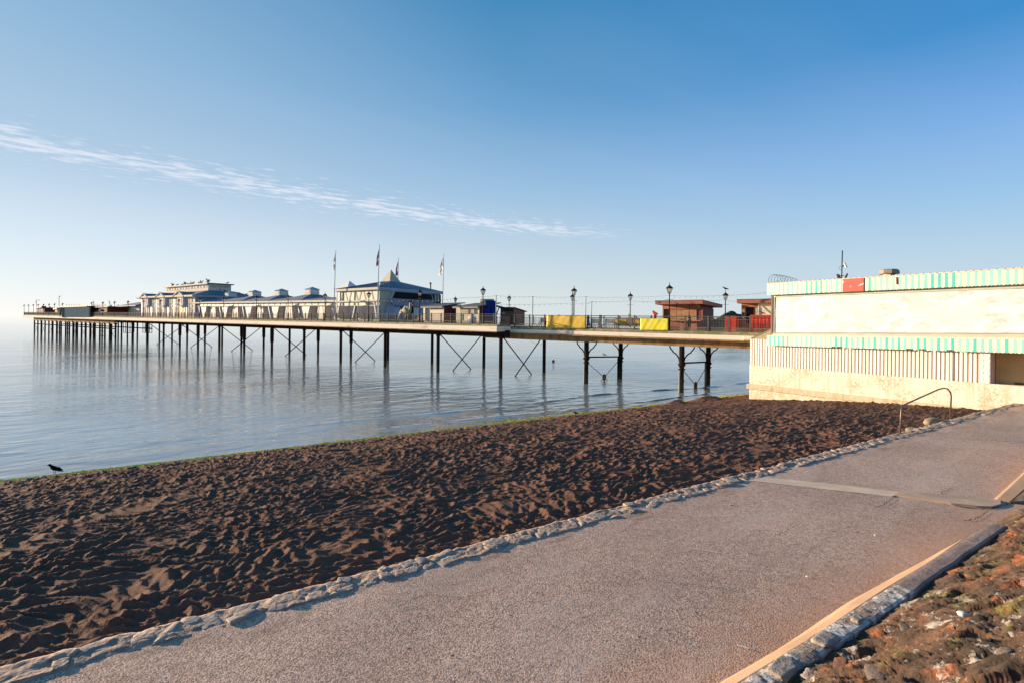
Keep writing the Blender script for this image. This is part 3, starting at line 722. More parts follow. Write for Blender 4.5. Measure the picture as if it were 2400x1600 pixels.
# litter
def small(nm, label, cat, px, py, z, me, sc, rz=0):
    t_, d_ = ll(px, py, z); o = inst(nm, me, L(t_, d_, z), rz, None, sc); return tag(o, label, cat)
mb = MB(); mb.box(lambda a, b_, c: (a, b_, c), -.06, .06, -.006, .006, 0, .004)
small('wooden_stick', 'small pale flat wooden stick lying on the path near the low wall', 'stick', 1741, 1514, ZP + .014, mb.mesh('stick', M['white']), None, -.55)
small('white_shell', 'small white shell on the path left of the low wall', 'shell', 1893, 1350, ZP + .014, stone_mesh(2, M['white'], .4, 1), (.05, .03, .03))
small('white_shell', 'tiny white shell far up the path below the concrete strip', 'shell', 2052, 1253, ZP + .014, stone_mesh(2, M['white'], .4, 1), (.05, .03, .04))

# weed line
def weedline():
    rs = np.random.RandomState(3); n = 17000
    t_ = rs.uniform(-30, 40, n); 
    wid = .10 + .30 * V[1](t_ * .8, t_ * 0) * (V[5](t_ * .3, t_ * 0 + 2))
    d_ = DS - .38 + .18 * (fbm(t_ * .25, t_ * 0, 3, 2) - .5) * 2 + rs.normal(0, 1, n) * wid * 1.1
    keep = rs.rand(n) < .25 + .9 * V[4](t_ * .7, t_ * 0 + 8)
    t_, d_ = t_[keep], d_[keep]; z_ = sandz(t_[None, :], d_[None, :])[0]; z_ = np.maximum(z_, .03)
    mb = MB()
    for a, b_, c in zip(t_, d_, z_):
        s = rs.uniform(.03, .085); o = len(mb.v); p = Vector(L(a, b_, c + .02)); th = rs.uniform(0, 3.14)
        ux = Vector((math.cos(th), math.sin(th), 0)) * s; uy = Vector((-math.sin(th), math.cos(th), 0)) * s * .6
        mb.v += [tuple(p - ux), tuple(p + uy * rs.uniform(.6, 1.2) + Vector((0, 0, s * .5))), tuple(p + ux + Vector((0, 0, s * .3))), tuple(p - uy)]
        mb.face([o, o + 1, o + 2, o + 3])
    o = mb.build('weed', M['weed']); tag(o, 'bright green seaweed strewn in a thin line along the water edge', 'seaweed', kind='stuff')
weedline()
# pebbles / shells scattered on sand
def specks():
    mb = MB(); rs = np.random.RandomState(5)
    for i in range(500):
        t_ = rs.uniform(-12, 26); d_ = rs.uniform(7.1, 22); z_ = sz(t_, d_); s = rs.uniform(.004, .014)
        p = Vector(L(t_, d_, z_)); o = len(mb.v)
        mb.v += [tuple(p + Vector((s, 0, .003))), tuple(p + Vector((0, s, .003))), tuple(p + Vector((-s, 0, .003))), tuple(p + Vector((0, -s, .003))), tuple(p + Vector((0, 0, s)))]
        for j in range(4): mb.face([o + j, o + (j + 1) % 4, o + 4])
    o = mb.build('shell_fragments', M['white']); tag(o, 'tiny white shell fragments and pebbles scattered over the sand', 'shells', kind='stuff')
specks()

# ------------------------------------------------------------------ distant headland
def head():
    mb = MB(); Zh = 1100; rs = np.random.RandomState(9)
    xs = np.linspace(1630, 1790, 60)
    def top(x):
        y = 757 - 6 * math.exp(-((x - 1680) / 40) ** 2)
        y -= 21 * math.exp(-((x - 1712) / 22) ** 2) * .95 + 10 * math.exp(-((x - 1745) / 25) ** 2) + 6 * math.exp(-((x - 1655) / 14) ** 2)
        if x > 1760: y -= 8
        return y
    for i, x in enumerate(xs):
        u, v = ray(x, top(x) + rs.uniform(-.9, .9)); u0, v0 = ray(x, 764)
        mb.v += [(u * Zh, Zh, -1), (u * Zh, Zh, max(2, E + v * Zh) * .7), (u * Zh * 1.02, Zh + 25, max(2, E + v * Zh) + rs.uniform(-1, 1)), (u * (Zh + 200), Zh + 200, -1)]
    for i in range(len(xs) - 1):
        for j in range(3): mb.face([i * 4 + j, i * 4 + j + 1, (i + 1) * 4 + j + 1, (i + 1) * 4 + j])
    o = mb.build('headland', M['hill']); tag(o, kind='structure')
    # lumpy tree crowns
    mb = MB()
    for i in range(420):
        x = rs.uniform(1640, 1770); y = top(x); k = rs.rand() ** 1.5
        yy = y + k * (762 - y); u, v = ray(x, yy); r_ = rs.uniform(2.2, 5); c = Vector((u * Zh, Zh - 8 * k - 2, E + v * Zh))
        mb.lathe([(r_ * .1, r_ * .8), (r_ * .7, r_ * .5), (r_, 0), (r_ * .6, -r_ * .6)], 6, c, rot=rs.uniform(0, 1))
    o = mb.build('wood', M['hill'], smooth=True); tag(o, 'dark wooded headland far behind the pier between the two brown kiosks', 'woodland', kind='stuff')
head()
mb = MB(); u, v = ray(1297, 847); Dd = -E / v
mb.lathe([(.02, -.2), (.16, -.12), (.2, .02), (.15, .17), (.04, .24)], 10, (u * Dd, Dd, .05))
tag(mb.build('buoy', M['brightred'], smooth=True), 'tiny round red buoy floating on the water right of a pier pile', 'buoy')
# ====PIER
# ------------------------------------------------------------------ pier
SEND = 216.0; NEND = -27.0; NW = 2.2
pier = thing('pier', 'long iron pier on dark piles running out to sea from the right', 'pier', W(40, 6, 0))
dk = MB()
for a, b_ in ((0, 70), (70, 150), (150, SEND)):
    dk.hexa([W(a, .12, DK(a) - .45), W(b_, .12, DK(b_) - .45), W(b_, 15, DK(b_) - .45), W(a, 15, DK(a) - .45), W(a, .12, DK(a)), W(b_, .12, DK(b_)), W(b_, 15, DK(b_)), W(a, 15, DK(a))])
dk.hexa([W(NEND, NW + .1, DK(NEND) - .5), W(-.01, NW + .1, DK(-.01) - .5), W(-.01, 15, DK(-.01) - .5), W(NEND, 15, DK(NEND) - .5), W(NEND, NW + .1, DK(NEND)), W(-.01, NW + .1, DK(-.01)), W(-.01, 15, DK(-.01)), W(NEND, 15, DK(NEND))])
dk.build('deck', [M['deck']], pier)
def slab(nm, mt, s0, s1, w0, w1, zt, zb, RF, n=None):   # strip following the rail line RF
    mb = MB(); n = n or 1
    for i in range(n):
        a = s0 + (s1 - s0) * i / n; b_ = s0 + (s1 - s0) * (i + 1) / n - (.012 if n > 1 else 0) * (1 if s1 > s0 else -1)
        mb.hexa([W(a, w0, RF(a) + zb), W(b_, w0, RF(b_) + zb), W(b_, w1, RF(b_) + zb), W(a, w1, RF(a) + zb), W(a, w0, RF(a) + zt), W(b_, w0, RF(b_) + zt), W(b_, w1, RF(b_) + zt), W(a, w1, RF(a) + zt)])
    return mb.build(nm, mt, pier)
for i in range(18):     # fascia boards
    slab('fascia_board', M['fascia'], i * 12.0, i * 12 + 11.985, -.05, .11, -1.22, -1.71, RM)
slab('fascia_board', M['fascia'], 0, -.06, -.05, 2.2, -1.22, -1.71, RM)
for i in range(4):
    slab('fascia_board', M['fascia'], -.07 - i * 6.0, -.07 - i * 6 - 5.985, NW - .05, NW + .09, -1.42, -1.76, RN)
tb = MB(); a = -22.7; tb.tube([W(a + .6, NW - .06, RN(a) - 1.6), W(a - .9, NW - .06, RN(a) - 1.62)], .16, 10); tb.build('fascia_board', M['fascia'], pier)
slab('kerb', M['moss'], 0, SEND, .0, .32, -1.03, -1.21, RM, 18)
slab('kerb', M['moss'], 0, -.06, .0, 2.2, -1.03, -1.21, RM)
slab('kerb', M['moss'], -.07, NEND, NW, NW + .3, -1.18, -1.41, RN, 3)
slab('lip', M['beam'], 0, SEND, -.02, .5, -1.72, -1.80, RM, 18)
slab('lip', M['beam'], -.07, NEND, NW - .1, NW + .5, -1.77, -1.88, RN, 3)
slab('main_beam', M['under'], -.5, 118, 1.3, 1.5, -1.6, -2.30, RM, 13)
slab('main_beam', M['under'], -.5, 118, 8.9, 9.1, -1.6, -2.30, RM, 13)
slab('main_beam', M['beam'], 4, NEND, NW + .55, NW + .8, -1.8, -2.42, RN, 3)
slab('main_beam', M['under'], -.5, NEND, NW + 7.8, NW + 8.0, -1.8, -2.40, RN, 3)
slab('main_beam', M['beam'], 119, 204, .9, 1.2, -1.75, -2.75, RM, 9)
for wv in (4.6, 8.4, 12.2): slab('main_beam', M['under'], 119, 204, wv, wv + .3, -1.75, -2.5, RM, 9)
# cross beams; sunlight on every other haunch is put into the colour
for i in range(27):
    s_ = 2.0 + i * 4.35; mb = MB(); z = RM(s_)
    mb.prism([W(s_, .35, z - 1.78), W(s_, 13, z - 1.78), W(s_, 13, z - 2.1), W(s_, 2.2, z - 2.1)], Vector(W(.25, 0, 0)) - Vector(W(0, 0, 0)))
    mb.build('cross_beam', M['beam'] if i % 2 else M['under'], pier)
def pile(s_, w_, zt, r=.17, cap=False, drop=0):
    mb = MB()
    prof = [(r, -2.6), (r, zt)]
    if cap:
        c = zt - 1.55 - drop
        prof = [(r, -2.6), (r, c - 1.3), (r * 1.25, c - 1.28), (r * 1.25, c - 1.22), (r, c - 1.2), (r, c - .42), (r * 1.55, c - .38), (r * 1.55, c - .30), (r * .95, c - .26), (r * 1.2, c - .1), (r * 1.65, c), (r * 1.65, c + .1), (r * 1.2, c + .14), (r * 1.15, zt)]
    else: prof = [(r, -2.6), (r, zt - .35), (r * 1.35, zt - .33), (r * 1.35, zt)]
    if w_ > 20: return
    mb.lathe(prof, 10, W(s_, w_, 0)); return mb.build('pile', M['pile'], pier, smooth=False)
fronts = [1174.6, 1027.6, 903.5, 799.5, 713.5, 638, 573, 514.7, 464.7, 422, 384, 345, 312]
for k, px in enumerate(fronts):
    s_ = PX(px, 1.2); zt = RM(s_) - 2.1
    for w_ in (1.2, 9.0):
        pile(s_, w_, zt, .185)
        if k >= 4 and (k * 2 + int(w_)) % 3 != 0:   # collars of the strengthened piles
            mb = MB(); mb.lathe([(.26, zt - 2.3), (.28, zt - .35), (.26, zt - .3)], 10, W(s_, w_, 0)); mb.build('collar', M['pile'], pier)
    if k in (0, 1, 3, 5, 7, 9, 11):
        z0 = zt + .0; n_ = 'brace'
        for (wa, wb) in ((1.3, 7.4), (8.9, 2.8)):
            mb = MB(); mb.tube([W(s_, wa, z0), W(s_, wb, z0 - 5.05 * (abs(wb - wa) / 6.1) * .98)], .065, 6); mb.build(n_, M['pile'], pier)
        mb = MB(); mb.hexa([W(s_ - .06, 1.3, z0 - .35), W(s_ + .06, 1.3, z0 - .35), W(s_ + .06, 1.75, z0 - .05), W(s_ - .06, 1.75, z0 - .05), W(s_ - .06, 1.3, z0), W(s_ + .06, 1.3, z0), W(s_ + .06, 2.0, z0), W(s_ - .06, 2.0, z0)]); mb.build('gusset', M['pile'], pier)
for px in (1375.5, 1599):
    w0 = NW + .7; s_ = PX(px, w0); zt = RN(s_) - 2.42; ws = (w0, w0 + 7.2)
    zs = zt - 1.38
    for w_ in ws:
        pile(s_, w_, zt, .19, cap=True, drop=.28 if w_ > w0 + 1 else 0)
        for sg in (-1, 1):      # curved bracket arms
            pts = [(.17, -1.35), (.24, -1.0), (.42, -.72), (.62, -.56), (.72, -.52), (.76, -.42), (.95, -.22), (1.02, -.02)]
            mb = MB(); mb.tube([W(s_ + sg * a, w_, zt + z) for a, z in pts], .055, 6); mb.build('bracket', M['pile'], pier)
    mb = MB(); mb.tube([W(s_, ws[0], zs), W(s_, ws[1], zs - .30)], .07, 6); mb.build('strut', M['pile'], pier)
    zc_ = (zs - .45); c_w = (ws[0] + ws[1]) / 2; bot = -.9; cz = zc_ - 1.68
    for a, b_ in ((ws[0], ws[1]), (ws[1], ws[0])):
        sl = (cz - zc_) / (c_w - a); mb = MB(); e = c_w + (c_w - a) * .62
        mb.tube([W(s_, a, zc_), W(s_, e, zc_ + sl * (e - a))], .028, 5); mb.build('tie_rod', M['pile'], pier)
    mb = MB(); mb.ring(W(s_, c_w, cz), (0, 0, 1), (PW.x, PW.y, 0), .27, .07, 10, 5); mb.tube([W(s_, c_w, cz - .25), W(s_, c_w, cz + .25)], .03, 5); mb.build('tie_ring', M['pile'], pier)
    mb = MB(); mb.tube([W(s_ + .14, ws[0] - .16, -1.5), W(s_ + .10, ws[0] - .16, 2.0 if px > 1500 else 2.5)], .07, 8); mb.build('sleeve', M['pilelow'], pier)
    mb = MB(); mb.tube([W(s_ + .2, ws[1] - .16, -1.5), W(s_ + .2, ws[1] - .16, 2.0)], .09, 8); mb.build('sleeve', M['pilelow'] if px > 1500 else M['pile'], pier)
# pier head: close rows of piles with arches and a tie beam
s_ = 118.5; row = 0
while s_ < 206:
    zt = RM(s_) - 2.45
    for j, w_ in enumerate((1.05, 5.6, 11.5) if row % 2 else (1.05,)):
        pile(s_, w_, zt, .19 + (.06 if (row % 4 == 1 and j == 0) else 0))
        if j == 0:
            for sg in (-1, 1):
                mb = MB(); mb.tube([W(s_ + sg * .15, w_, zt - 1.3), W(s_ + sg * .35, w_, zt - .7), W(s_ + sg * 1.0, w_, zt - .02)], .08, 5); mb.build('bracket', M['pile'], pier)
    if row % 2 == 0 and s_ < 200:
        for wv in (1.05,):
            for a, b_ in ((s_, s_ + 4.1), (s_ + 4.1, s_)):
                mb = MB(); mb.tube([W(a, wv, zt - 1.6), W(b_, wv, .6)], .03, 4); mb.build('tie_rod', M['pile'], pier)
    s_ += 4.1 if s_ < 160 else 5.0; row += 1
slab('tie_beam', M['pile'], 118.5, 204, .95, 1.15, -3.75, -4.0, RM, 6)
slab('tie_beam', M['pile'], 118.5, 204, 8.5, 8.65, -3.75, -4.0, RM, 6)
# landing cradle under the deck
mb = MB(); s0 = PX(345, 6); s1 = PX(324, 6); zc_ = RM(s0) - 2.2
for z in (zc_, zc_ - 1.3, zc_ - 2.6):
    for w_ in (3, 7): mb.tube([W(s0, w_, z), W(s1, w_, z)], .07, 4)
for i in range(5):
    for w_ in (3, 7): ss = s0 + (s1 - s0) * i / 4; mb.tube([W(ss, w_, zc_), W(ss, w_, zc_ - 2.6)], .07, 4)
mb.build('cradle', M['pile'], pier)
# pipes and cables slung below the deck
for j in range(3):
    mb = MB(); pts = []; ph = j * 1.3
    for i in range(110):
        ss = -1 + i * 1.05; pts.append(W(ss, 2.3 + .5 * j, RM(ss) - 2.16 - .10 * abs(math.sin(ss * .55 + ph)) - .05 * j + random.uniform(-.02, .02)))
    mb.tube(pts, .022, 4); mb.build('cable', M['pile'], pier)
mb = MB(); pts = [W(PX(x, 3) , 3, pp(x, y, 3)[1]) for x, y in ((1243, 797), (1250, 803), (1258, 806), (1268, 807), (1276, 806))]; mb.tube(pts, .012, 4); mb.build('cable', M['pile'], pier)

# ------------------------------------------------------------------ railings
def bxm(mb, x0, x1, y0, y1, z0, z1): return mb.hexa([(x0, y0, z0), (x1, y0, z0), (x1, y1, z0), (x0, y1, z0), (x0, y0, z1), (x1, y0, z1), (x1, y1, z1), (x0, y1, z1)])
def post_mesh(h):
    mb = MB(); bxm(mb, -.055, .055, -.05, .05, -h, .02); bxm(mb, -.075, .075, -.07, .07, -h, -h + .10); bxm(mb, -.04, .04, -.04, .04, .02, .05); return mb.mesh('post', M['railing'])
def panel_mesh(D, near, zr, zt, zb):
    mb = MB(); D2 = D - .13; x0 = .07
    bxm(mb, x0, x0 + D2, -.012, .012, zt - .045, zt); bxm(mb, x0, x0 + D2, -.012, .012, zb, zb + .045)
    if near:
        n = int(round(D2 / .27)); st = D2 / n
        for i in range(n):
            c = (x0 + st * (i + .5), 0, (zt + zb) / 2)
            mb.ring(c, (1, 0, 0), (0, 0, 1), .085, .024, 8, 4)
            if i: bxm(mb, x0 + st * i - .012, x0 + st * i + .012, -.01, .01, zb, zt)
    else:
        bxm(mb, x0, x0 + D2, -.008, .008, zb + .12, zb + .2)
        for i in range(1, 6): x = x0 + D2 * i / 6; bxm(mb, x - .03, x + .03, -.01, .01, zb, zt)
    k = 12
    for i in range(1, k):
        x = x0 + D2 * i / k; bxm(mb, x - .008, x + .008, -.008, .008, zt, zr)
    bxm(mb, x0, x0 + D2, -.012, .012, zr - .03, zr)
    return mb.mesh('panel', M['orn'])
rail = thing('railing', 'ornate iron railing along the seaward part of the pier edge', 'railing', W(100, .15, RM(100) - 1.1))
pm = post_mesh(1.09); pn = panel_mesh(1.47, True, -.17, -.74, -1.03); pf = panel_mesh(1.47, False, -.17, -.74, -1.03)
s_ = .45; i = 0
while s_ < SEND - 1:
    inst('post', pm, W(s_, .15, RM(s_)), PROT, rail)
    if s_ < SEND - 2.5: inst('panel', pn if s_ < 60 else pf, W(s_, .15, RM(s_ + .7)), PROT, rail)
    s_ += 1.47
mb = MB(); mb.tube([W(0, .15, RM(0) - .03), W(SEND, .15, RM(SEND) - .03)], .032, 6); mb.build('top_rail', M['railing'], rail)
rail2 = thing('railing', 'ornate iron railing along the neck of the pier with two yellow banners', 'railing', W(-12, NW + .15, RN(-12) - 1.2))
pm2 = post_mesh(1.22)
nx = [1206, 1276.5, 1377.5, 1406.5, 1412, 1449, 1487.3, 1526.5, 1568.5, 1606, 1660, 1707.5, 1758, 1806]
nx2 = [1206, 1241, 1276.5, 1310, 1344, 1377.5, 1409, 1449, 1487.3, 1526.5, 1568.5, 1606, 1660, 1707.5, 1758, 1812]
cache = {}
for a, b_ in zip(nx2[:-1], nx2[1:]):
    sa = PX(a, NW + .15); s2 = PX(b_, NW + .15)
    inst('post', pm2, W(sa, NW + .15, RN(sa)), PROT, rail2)
    D = round(sa - s2, 2)
    me = panel_mesh(D, True, -.20, -.86, -1.17); inst('panel', me, W(s2, NW + .15, RN(s2)), PROT, rail2)
sa = PX(1406, NW + .15); inst('post', pm2, W(sa, NW + .15, RN(sa)), PROT, rail2)
mb = MB(); mb.tube([W(-.0, NW + .15, RN(0) - .03), W(NEND, NW + .15, RN(NEND) - .03)], .035, 6); mb.build('top_rail', M['railing'], rail2)
mb = MB(); mb.tube([W(.05, .15, RM(0) - .03), W(.05, NW + .2, RM(0) - .06)], .035, 6); mb.build('top_rail', M['railing'], rail2)
me = panel_mesh(2.0, True, -.20, -.80, -1.1); o = inst('panel', me, W(.05, NW + .1, RM(0)), math.atan2(-PW.y, -PW.x), rail2)
# back railing (plain bars)
rail3 = thing('railing', 'plain barred railing along the far side of the pier deck', 'railing', W(0, 14.8, DK(0)))
def backpanel(D):
    mb = MB(); bxm(mb, 0, D, -.015, .015, -.16, -.11); bxm(mb, 0, D, -.015, .015, -1.0, -.95); bxm(mb, -.05, .05, -.05, .05, -1.1, 0.05)
    bxm(mb, 0, D, -.012, .012, -.62, -.60)
    for i in range(1, 14): x = D * i / 14; bxm(mb, x - .01, x + .01, -.01, .01, -.98, -.12)
    return mb.mesh('panel', M['railing'])
bp = backpanel(2.0)
for i in range(27): inst('panel', bp, W(12 - i * 1.5 * 1.3334, 14.8, DK(5) + 1.12), PROT, rail3)

# ------------------------------------------------------------------ lamps
def lamp_proto(label):
    r = thing('street_lamp', label, 'street lamp', (0, 0, 0), 'lantern street lamps on the pier')
    mb = MB(); mb.lathe([(.10, 0), (.10, .9), (.075, .96), (.055, 1.05), (.045, 2.85), (.06, 2.88), (.035, 2.95)], 8); mb.build('post', M['lamp'], r)
    mb = MB(); mb.tube([(-.30, 0, 2.45), (.30, 0, 2.45)], .014, 5); mb.lathe([(.03, -.02), (.03, .02)], 6, (-.3, 0, 2.45)); mb.lathe([(.03, -.02), (.03, .02)], 6, (.3, 0, 2.45)); mb.build('ladder_bar', M['lamp'], r)
    mb = MB(); mb.lathe([(.11, 3.00), (.25, 3.36)], 6, smooth if False else (0, 0, 0)); mb.build('lantern_glass', M['lglass'], r)
    fr = MB()
    for k in range(6):
        t_ = k * math.pi / 3; c, s_ = math.cos(t_), math.sin(t_)
        fr.tube([(.04 * c, .04 * s_, 2.9), (.13 * c, .13 * s_, 3.0), (.265 * c, .265 * s_, 3.37)], .013, 4)
        fr.tube([(.275 * c, .275 * s_, 3.36), (.285 * c, .285 * s_, 3.44)], .012, 4)
    fr.ring((0, 0, 3.0), (1, 0, 0), (0, 1, 0), .125, .012, 12, 4); fr.build('lantern_frame', M['lamp'], r)
    mb = MB(); mb.lathe([(.29, 3.36), (.28, 3.39), (.20, 3.50), (.10, 3.56), (.06, 3.58), (.07, 3.62), (.025, 3.66), (.03, 3.72), (.012, 3.78), (.03, 3.81), (.008, 3.85)], 12); mb.build('lantern_roof', M['lamp'], r)
    mb = MB(); mb.lathe([(.03, 3.05), (.055, 3.15), (.05, 3.25), (.02, 3.32)], 8); mb.build('bulb', M['bulb'], r)
    kids(r); return r
smooth = False
LPX = [(1568.5, NW + .15, 1, 'lamp at the right end of the bright yellow banner, before the boarded kiosk'),
       (1345, NW + .25, 1, 'lamp rising above the orange yellow banner, taller of two in line'),
       (1131.6, .2, 1, 'lamp standing in front of the blue signs where the pier narrows'),
       (983.5, .2, 1, 'lamp before the dark slanted window, right of the bird statue'),
       (864, .2, 1, 'lamp before the glazed pavilion side, left of the tallest flagpole'),
       (761.5, .2, 1, 'lamp on the front rail just left of the leftmost flagpole'),
       (675, .2, 1, 'lamp between the two rightmost roof cupolas of the long arcade'),
       (601, .2, 1, 'lamp below the second cupola from the left of the long arcade'),
       (523.5, .2, 1, 'lamp before the leftmost cupola of the long arcade'),
       (468, .2, 1, 'lamp at the left end of the long arcade beside the gabled building'),
       (419, .2, 1, 'lamp on the front rail under the rightmost gable by the dark doorway'),
       (376, .2, 1, 'lamp on the front rail under the middle gable'),
       (336, .2, 1, 'lamp on the front rail under the leftmost gable'),
       (300, .2, 1, 'lamp before the small hipped kiosk'),
       (268.5, .2, 1, 'lamp between the small hipped kiosk and the dark red shed'),
       (241, .2, 1, 'lamp in front of the dark red shed at the right end of the hoarding'),
       (215, .2, 1, 'lamp rising above the right edge of the grey hoarding'),
       (146.5, .2, 1, 'lamp at the left edge of the dark hoarding'),
       (128, .2, 1, 'far lamp just left of the tall floodlight mast'),
       (115, .2, 1, 'far lamp right of the small dark red hut at the pier head'),
       (102, .2, 1, 'far lamp over the roof tip of the small dark red hut'),
       (89.5, .2, 1, 'far lamp behind the small dark red hut, beside the angled mast'),
       (78, .2, 1, 'third lamp from the seaward tip of the pier'),
       (67, .2, 1, 'second lamp from the seaward tip of the pier'),
       (56.5, .2, 1, 'lamp at the seaward tip of the pier')]
lamp0 = lamp_proto('lamp')
first = True
lamps = {}
def place_lamp(px, w_, label, sc=1.0, dkz=None):
    global first
    s_ = PX(px, w_); z = (DK(s_) + .12) if dkz is None else dkz
    if first: lamp0.location = W(s_, w_, z); lamp0.rotation_euler = (0, 0, PROT); lamp0['label'] = label; first = False; lamps[px] = lamp0
    else: lamps[px] = copy_tree(lamp0, W(s_, w_, z), PROT, label)
for px, w_, _, lb in LPX: place_lamp(px, w_, 'black ' + lb)
for px, w_, lb in ((1700, 14.4, 'black lamp with a dark bird perched on top, between the two brown kiosks'),
                   (1477, 12.6, 'black lamp with a small green sign on its post, behind the yellow barrier'),
                   (1341, 14.4, 'black lamp behind the orange yellow banner, lower of two in line'),
                   (1193, 14.2, 'black lamp rising behind the low brown hut'),
                   (1067, 14.2, 'black lamp whose lantern shows above the roof of the left cream shed'),
                   (117.5, 13, 'short far lamp seen just behind the front row left of the floodlight mast'),
                   (260.5, 13, 'low far lamp right of the hoarding, on the far side of the deck'),
                   (276.5, 13, 'low far lamp left of the small hipped kiosk, on the far side of the deck')): place_lamp(px, w_, lb)

# ------------------------------------------------------------------ buildings on the pier
def PB(mb, s0, s1, w0, w1, z0, z1, m=0): return mb.box(W, min(s0, s1), max(s0, s1), w0, w1, z0, z1, m)
def part(nm, mt, par, s0, s1, w0, w1, z0, z1): mb = MB(); PB(mb, s0, s1, w0, w1, z0, z1); return mb.build(nm, mt, par)
def polyp(nm, mt, par, pts, depth, w_):      # polygon given in (px,py) on plane w_, thickness depth towards camera
    P = []
    for x, y in pts:
        s_, z = pp(x, y, w_); P.append(W(s_, w_, z))
    off = Vector(W(0, -depth, 0)) - Vector(W(0, 0, 0)); mb = MB(); mb.prism(P, off); return mb.build(nm, mt, par)
def frust(nm, mt, par, b, zb, t_, zt, smooth=False):   # b,t: (s0,s1,w0,w1)
    mb = MB(); mb.hexa([W(b[0], b[2], zb), W(b[1], b[2], zb), W(b[1], b[3], zb), W(b[0], b[3], zb), W(t_[0], t_[2], zt), W(t_[1], t_[2], zt), W(t_[1], t_[3], zt), W(t_[0], t_[3], zt)])
    return mb.build(nm, mt, par)
def seams(par, b, zb, t_, zt, n, mt, side='front', r=.03):     # standing seams on a roof slope
    mb = MB()
    for i in range(n + 1):
        f = i / n
        if side == 'front': a = W(b[0] + (b[1] - b[0]) * f, b[2], zb + .02); c = W(t_[0] + (t_[1] - t_[0]) * f, t_[2], zt + .02)
        else: a = W(b[0], b[2] + (b[3] - b[2]) * f, zb + .02); c = W(t_[0], t_[2] + (t_[3] - t_[2]) * f, zt + .02)
        mb.tube([a, c], r, 4)
    mb.build('roof_seams', mt, par)

# --- pavilion with pyramid
WF = 2.0
sR, _ = pp(889.5, 700, WF); sL, _ = pp(787.5, 700, WF)
wE, _ = ppw(1034.5, sR)
z_fT = pp(889, 673.5, WF)[1]; z_fB = pp(889, 678, WF)[1]; z_mT = pp(889, 703, WF)[1]; z_mB = pp(889, 706.5, WF)[1]; zd = DK(sR)
pav = thing('pavilion', 'two storey glazed pavilion with a blue grey roof and pyramid spire', 'building', W((sR + sL) / 2, (WF + wE) / 2, zd))
part('wall', M['glass'], pav, sR + .15, sL, WF + .1, wE - .1, zd, z_fT - .1)
part('floor', M['cream'], pav, sR + .2, sL - .1, WF + .3, wE - .3, zd - .02, zd + .05)
part('fascia', M['creamlt'], pav, sR - .1, sL + .3, WF - .25, WF + .12, z_fB - .05, z_fT)
part('fascia', M['wallgrey'], pav, sR - .14, sR + .05, WF - .24, wE + .1, z_fB - .1, z_fT + .004)
part('middle_band', M['creamlt'], pav, sR + .05, sL + .2, WF - .1, WF + .12, z_mB, z_mT)
zq = pp(889, 716.5, WF)[1]
part('transom', M['creamlt'], pav, sR + .08, sL, WF - .04, WF + .12, zq - .06, zq + .06)
# mullions upper: slanting V
for (x0, x1) in ((804, 798), (807, 813), (822, 817), (831, 837), (846, 840), (850, 856), (868, 874)):
    yt, yb = pp(x0, 679, WF), pp(x1, 703, WF)
    mb = MB(); mb.tube([W(*((yt[0], WF + .06)), z_fB), W(yb[0], WF + .06, z_mT)], .022, 4); mb.build('mullion', M['brownframe'], pav)
for (x0, x1) in ((817, 815), (836, 838), (857, 859), (876, 878)):
    mb = MB(); mb.tube([W(PX(x0, WF), WF + .06, z_mB), W(PX(x1, WF), WF + .06, zq)], .03, 4); mb.build('mullion', M['brownframe'], pav)
for (xa, xb, xc, xd) in ((796, 832, 828, 792), (840, 878, 881, 843)):
    o = polyp('cladding_panel', M['clad'], pav, [(xa, 717), (xb, 717), (xd if False else xb - 6 if xa < 800 else xb + 4, 746), (xa - 4, 746)], .10, WF)
    for k in range(17):
        f = (k + .5) / 17; x0 = xa + (xb - xa) * f; x1 = (xa - 4) + ((xb - 6 if xa < 800 else xb + 4) - (xa - 4)) * f
        a = pp(x0, 717.4, WF); b_ = pp(x1, 746, WF); mb = MB(); mb.tube([W(a[0], WF - .11, a[1]), W(b_[0], WF - .11, b_[1])], .035, 4); mb.build('rib', M['clad'], pav)
    polyp('strut', M['wallgrey'], pav, [(xb, 716), (xb + 2.5, 716), (xb - 3.5 if xa < 800 else xb + 6.5, 746), (xb - 6 if xa < 800 else xb + 4, 746)], .12, WF)
for x in (790, 797, 887): polyp('corner_post', M['wallgrey'], pav, [(x, 678), (x + 1.2, 678), (x + 1.2, 746), (x, 746)], .1, WF)
part('sill', M['creamlt'], pav, sR + .1, sL, WF - .06, WF + .11, zd, zd + .25)
# roof
ap = W((sR + sL) / 2, (WF + wE) / 2, 0)
cs, cw = pp(912, 661, 7.0)[0], 7.3
zr0 = z_fT; zr1 = pp(912, 661.5, cw)[1]
frust('roof', M['roof'], pav, (sR - .12, sL + .3, WF - .2, wE + .1), zr0 - .02, (cs - .8, cs + .8, cw - .8, cw + .8), zr1)
seams(pav, (sR - .12, sR - .12, WF - .2, wE + .1), zr0, (cs - .8, cs - .8, cw - .8, cw + .8), zr1, 16, M['rooflt'], 'end', .04)
seams(pav, (sR - .12, sL + .3, WF - .2, wE), zr0, (cs - .8, cs + .8, cw - .8, cw), zr1, 22, M['roof'], 'front', .03)
zs0 = pp(912, 661.5, cw)[1]; zs1 = pp(912, 632.3, cw)[1]; hw = 1.02
mb = MB(); o0 = [W(cs - hw, cw - hw, zs0 - .15), W(cs + hw, cw - hw, zs0 - .15), W(cs + hw, cw + hw, zs0 - .15), W(cs - hw, cw + hw, zs0 - .15)]; mb.v = o0 + [W(cs, cw, zs1)]
mb.face([0, 1, 4]); mb.face([1, 2, 4]); mb.face([2, 3, 4]); mb.face([3, 0, 4]); mb.face([3, 2, 1, 0]); mb.build('spire', mat('spire_cladding', (.50, .46, .34), .6, .2, 1.5, col2=(.40, .38, .24)), pav)
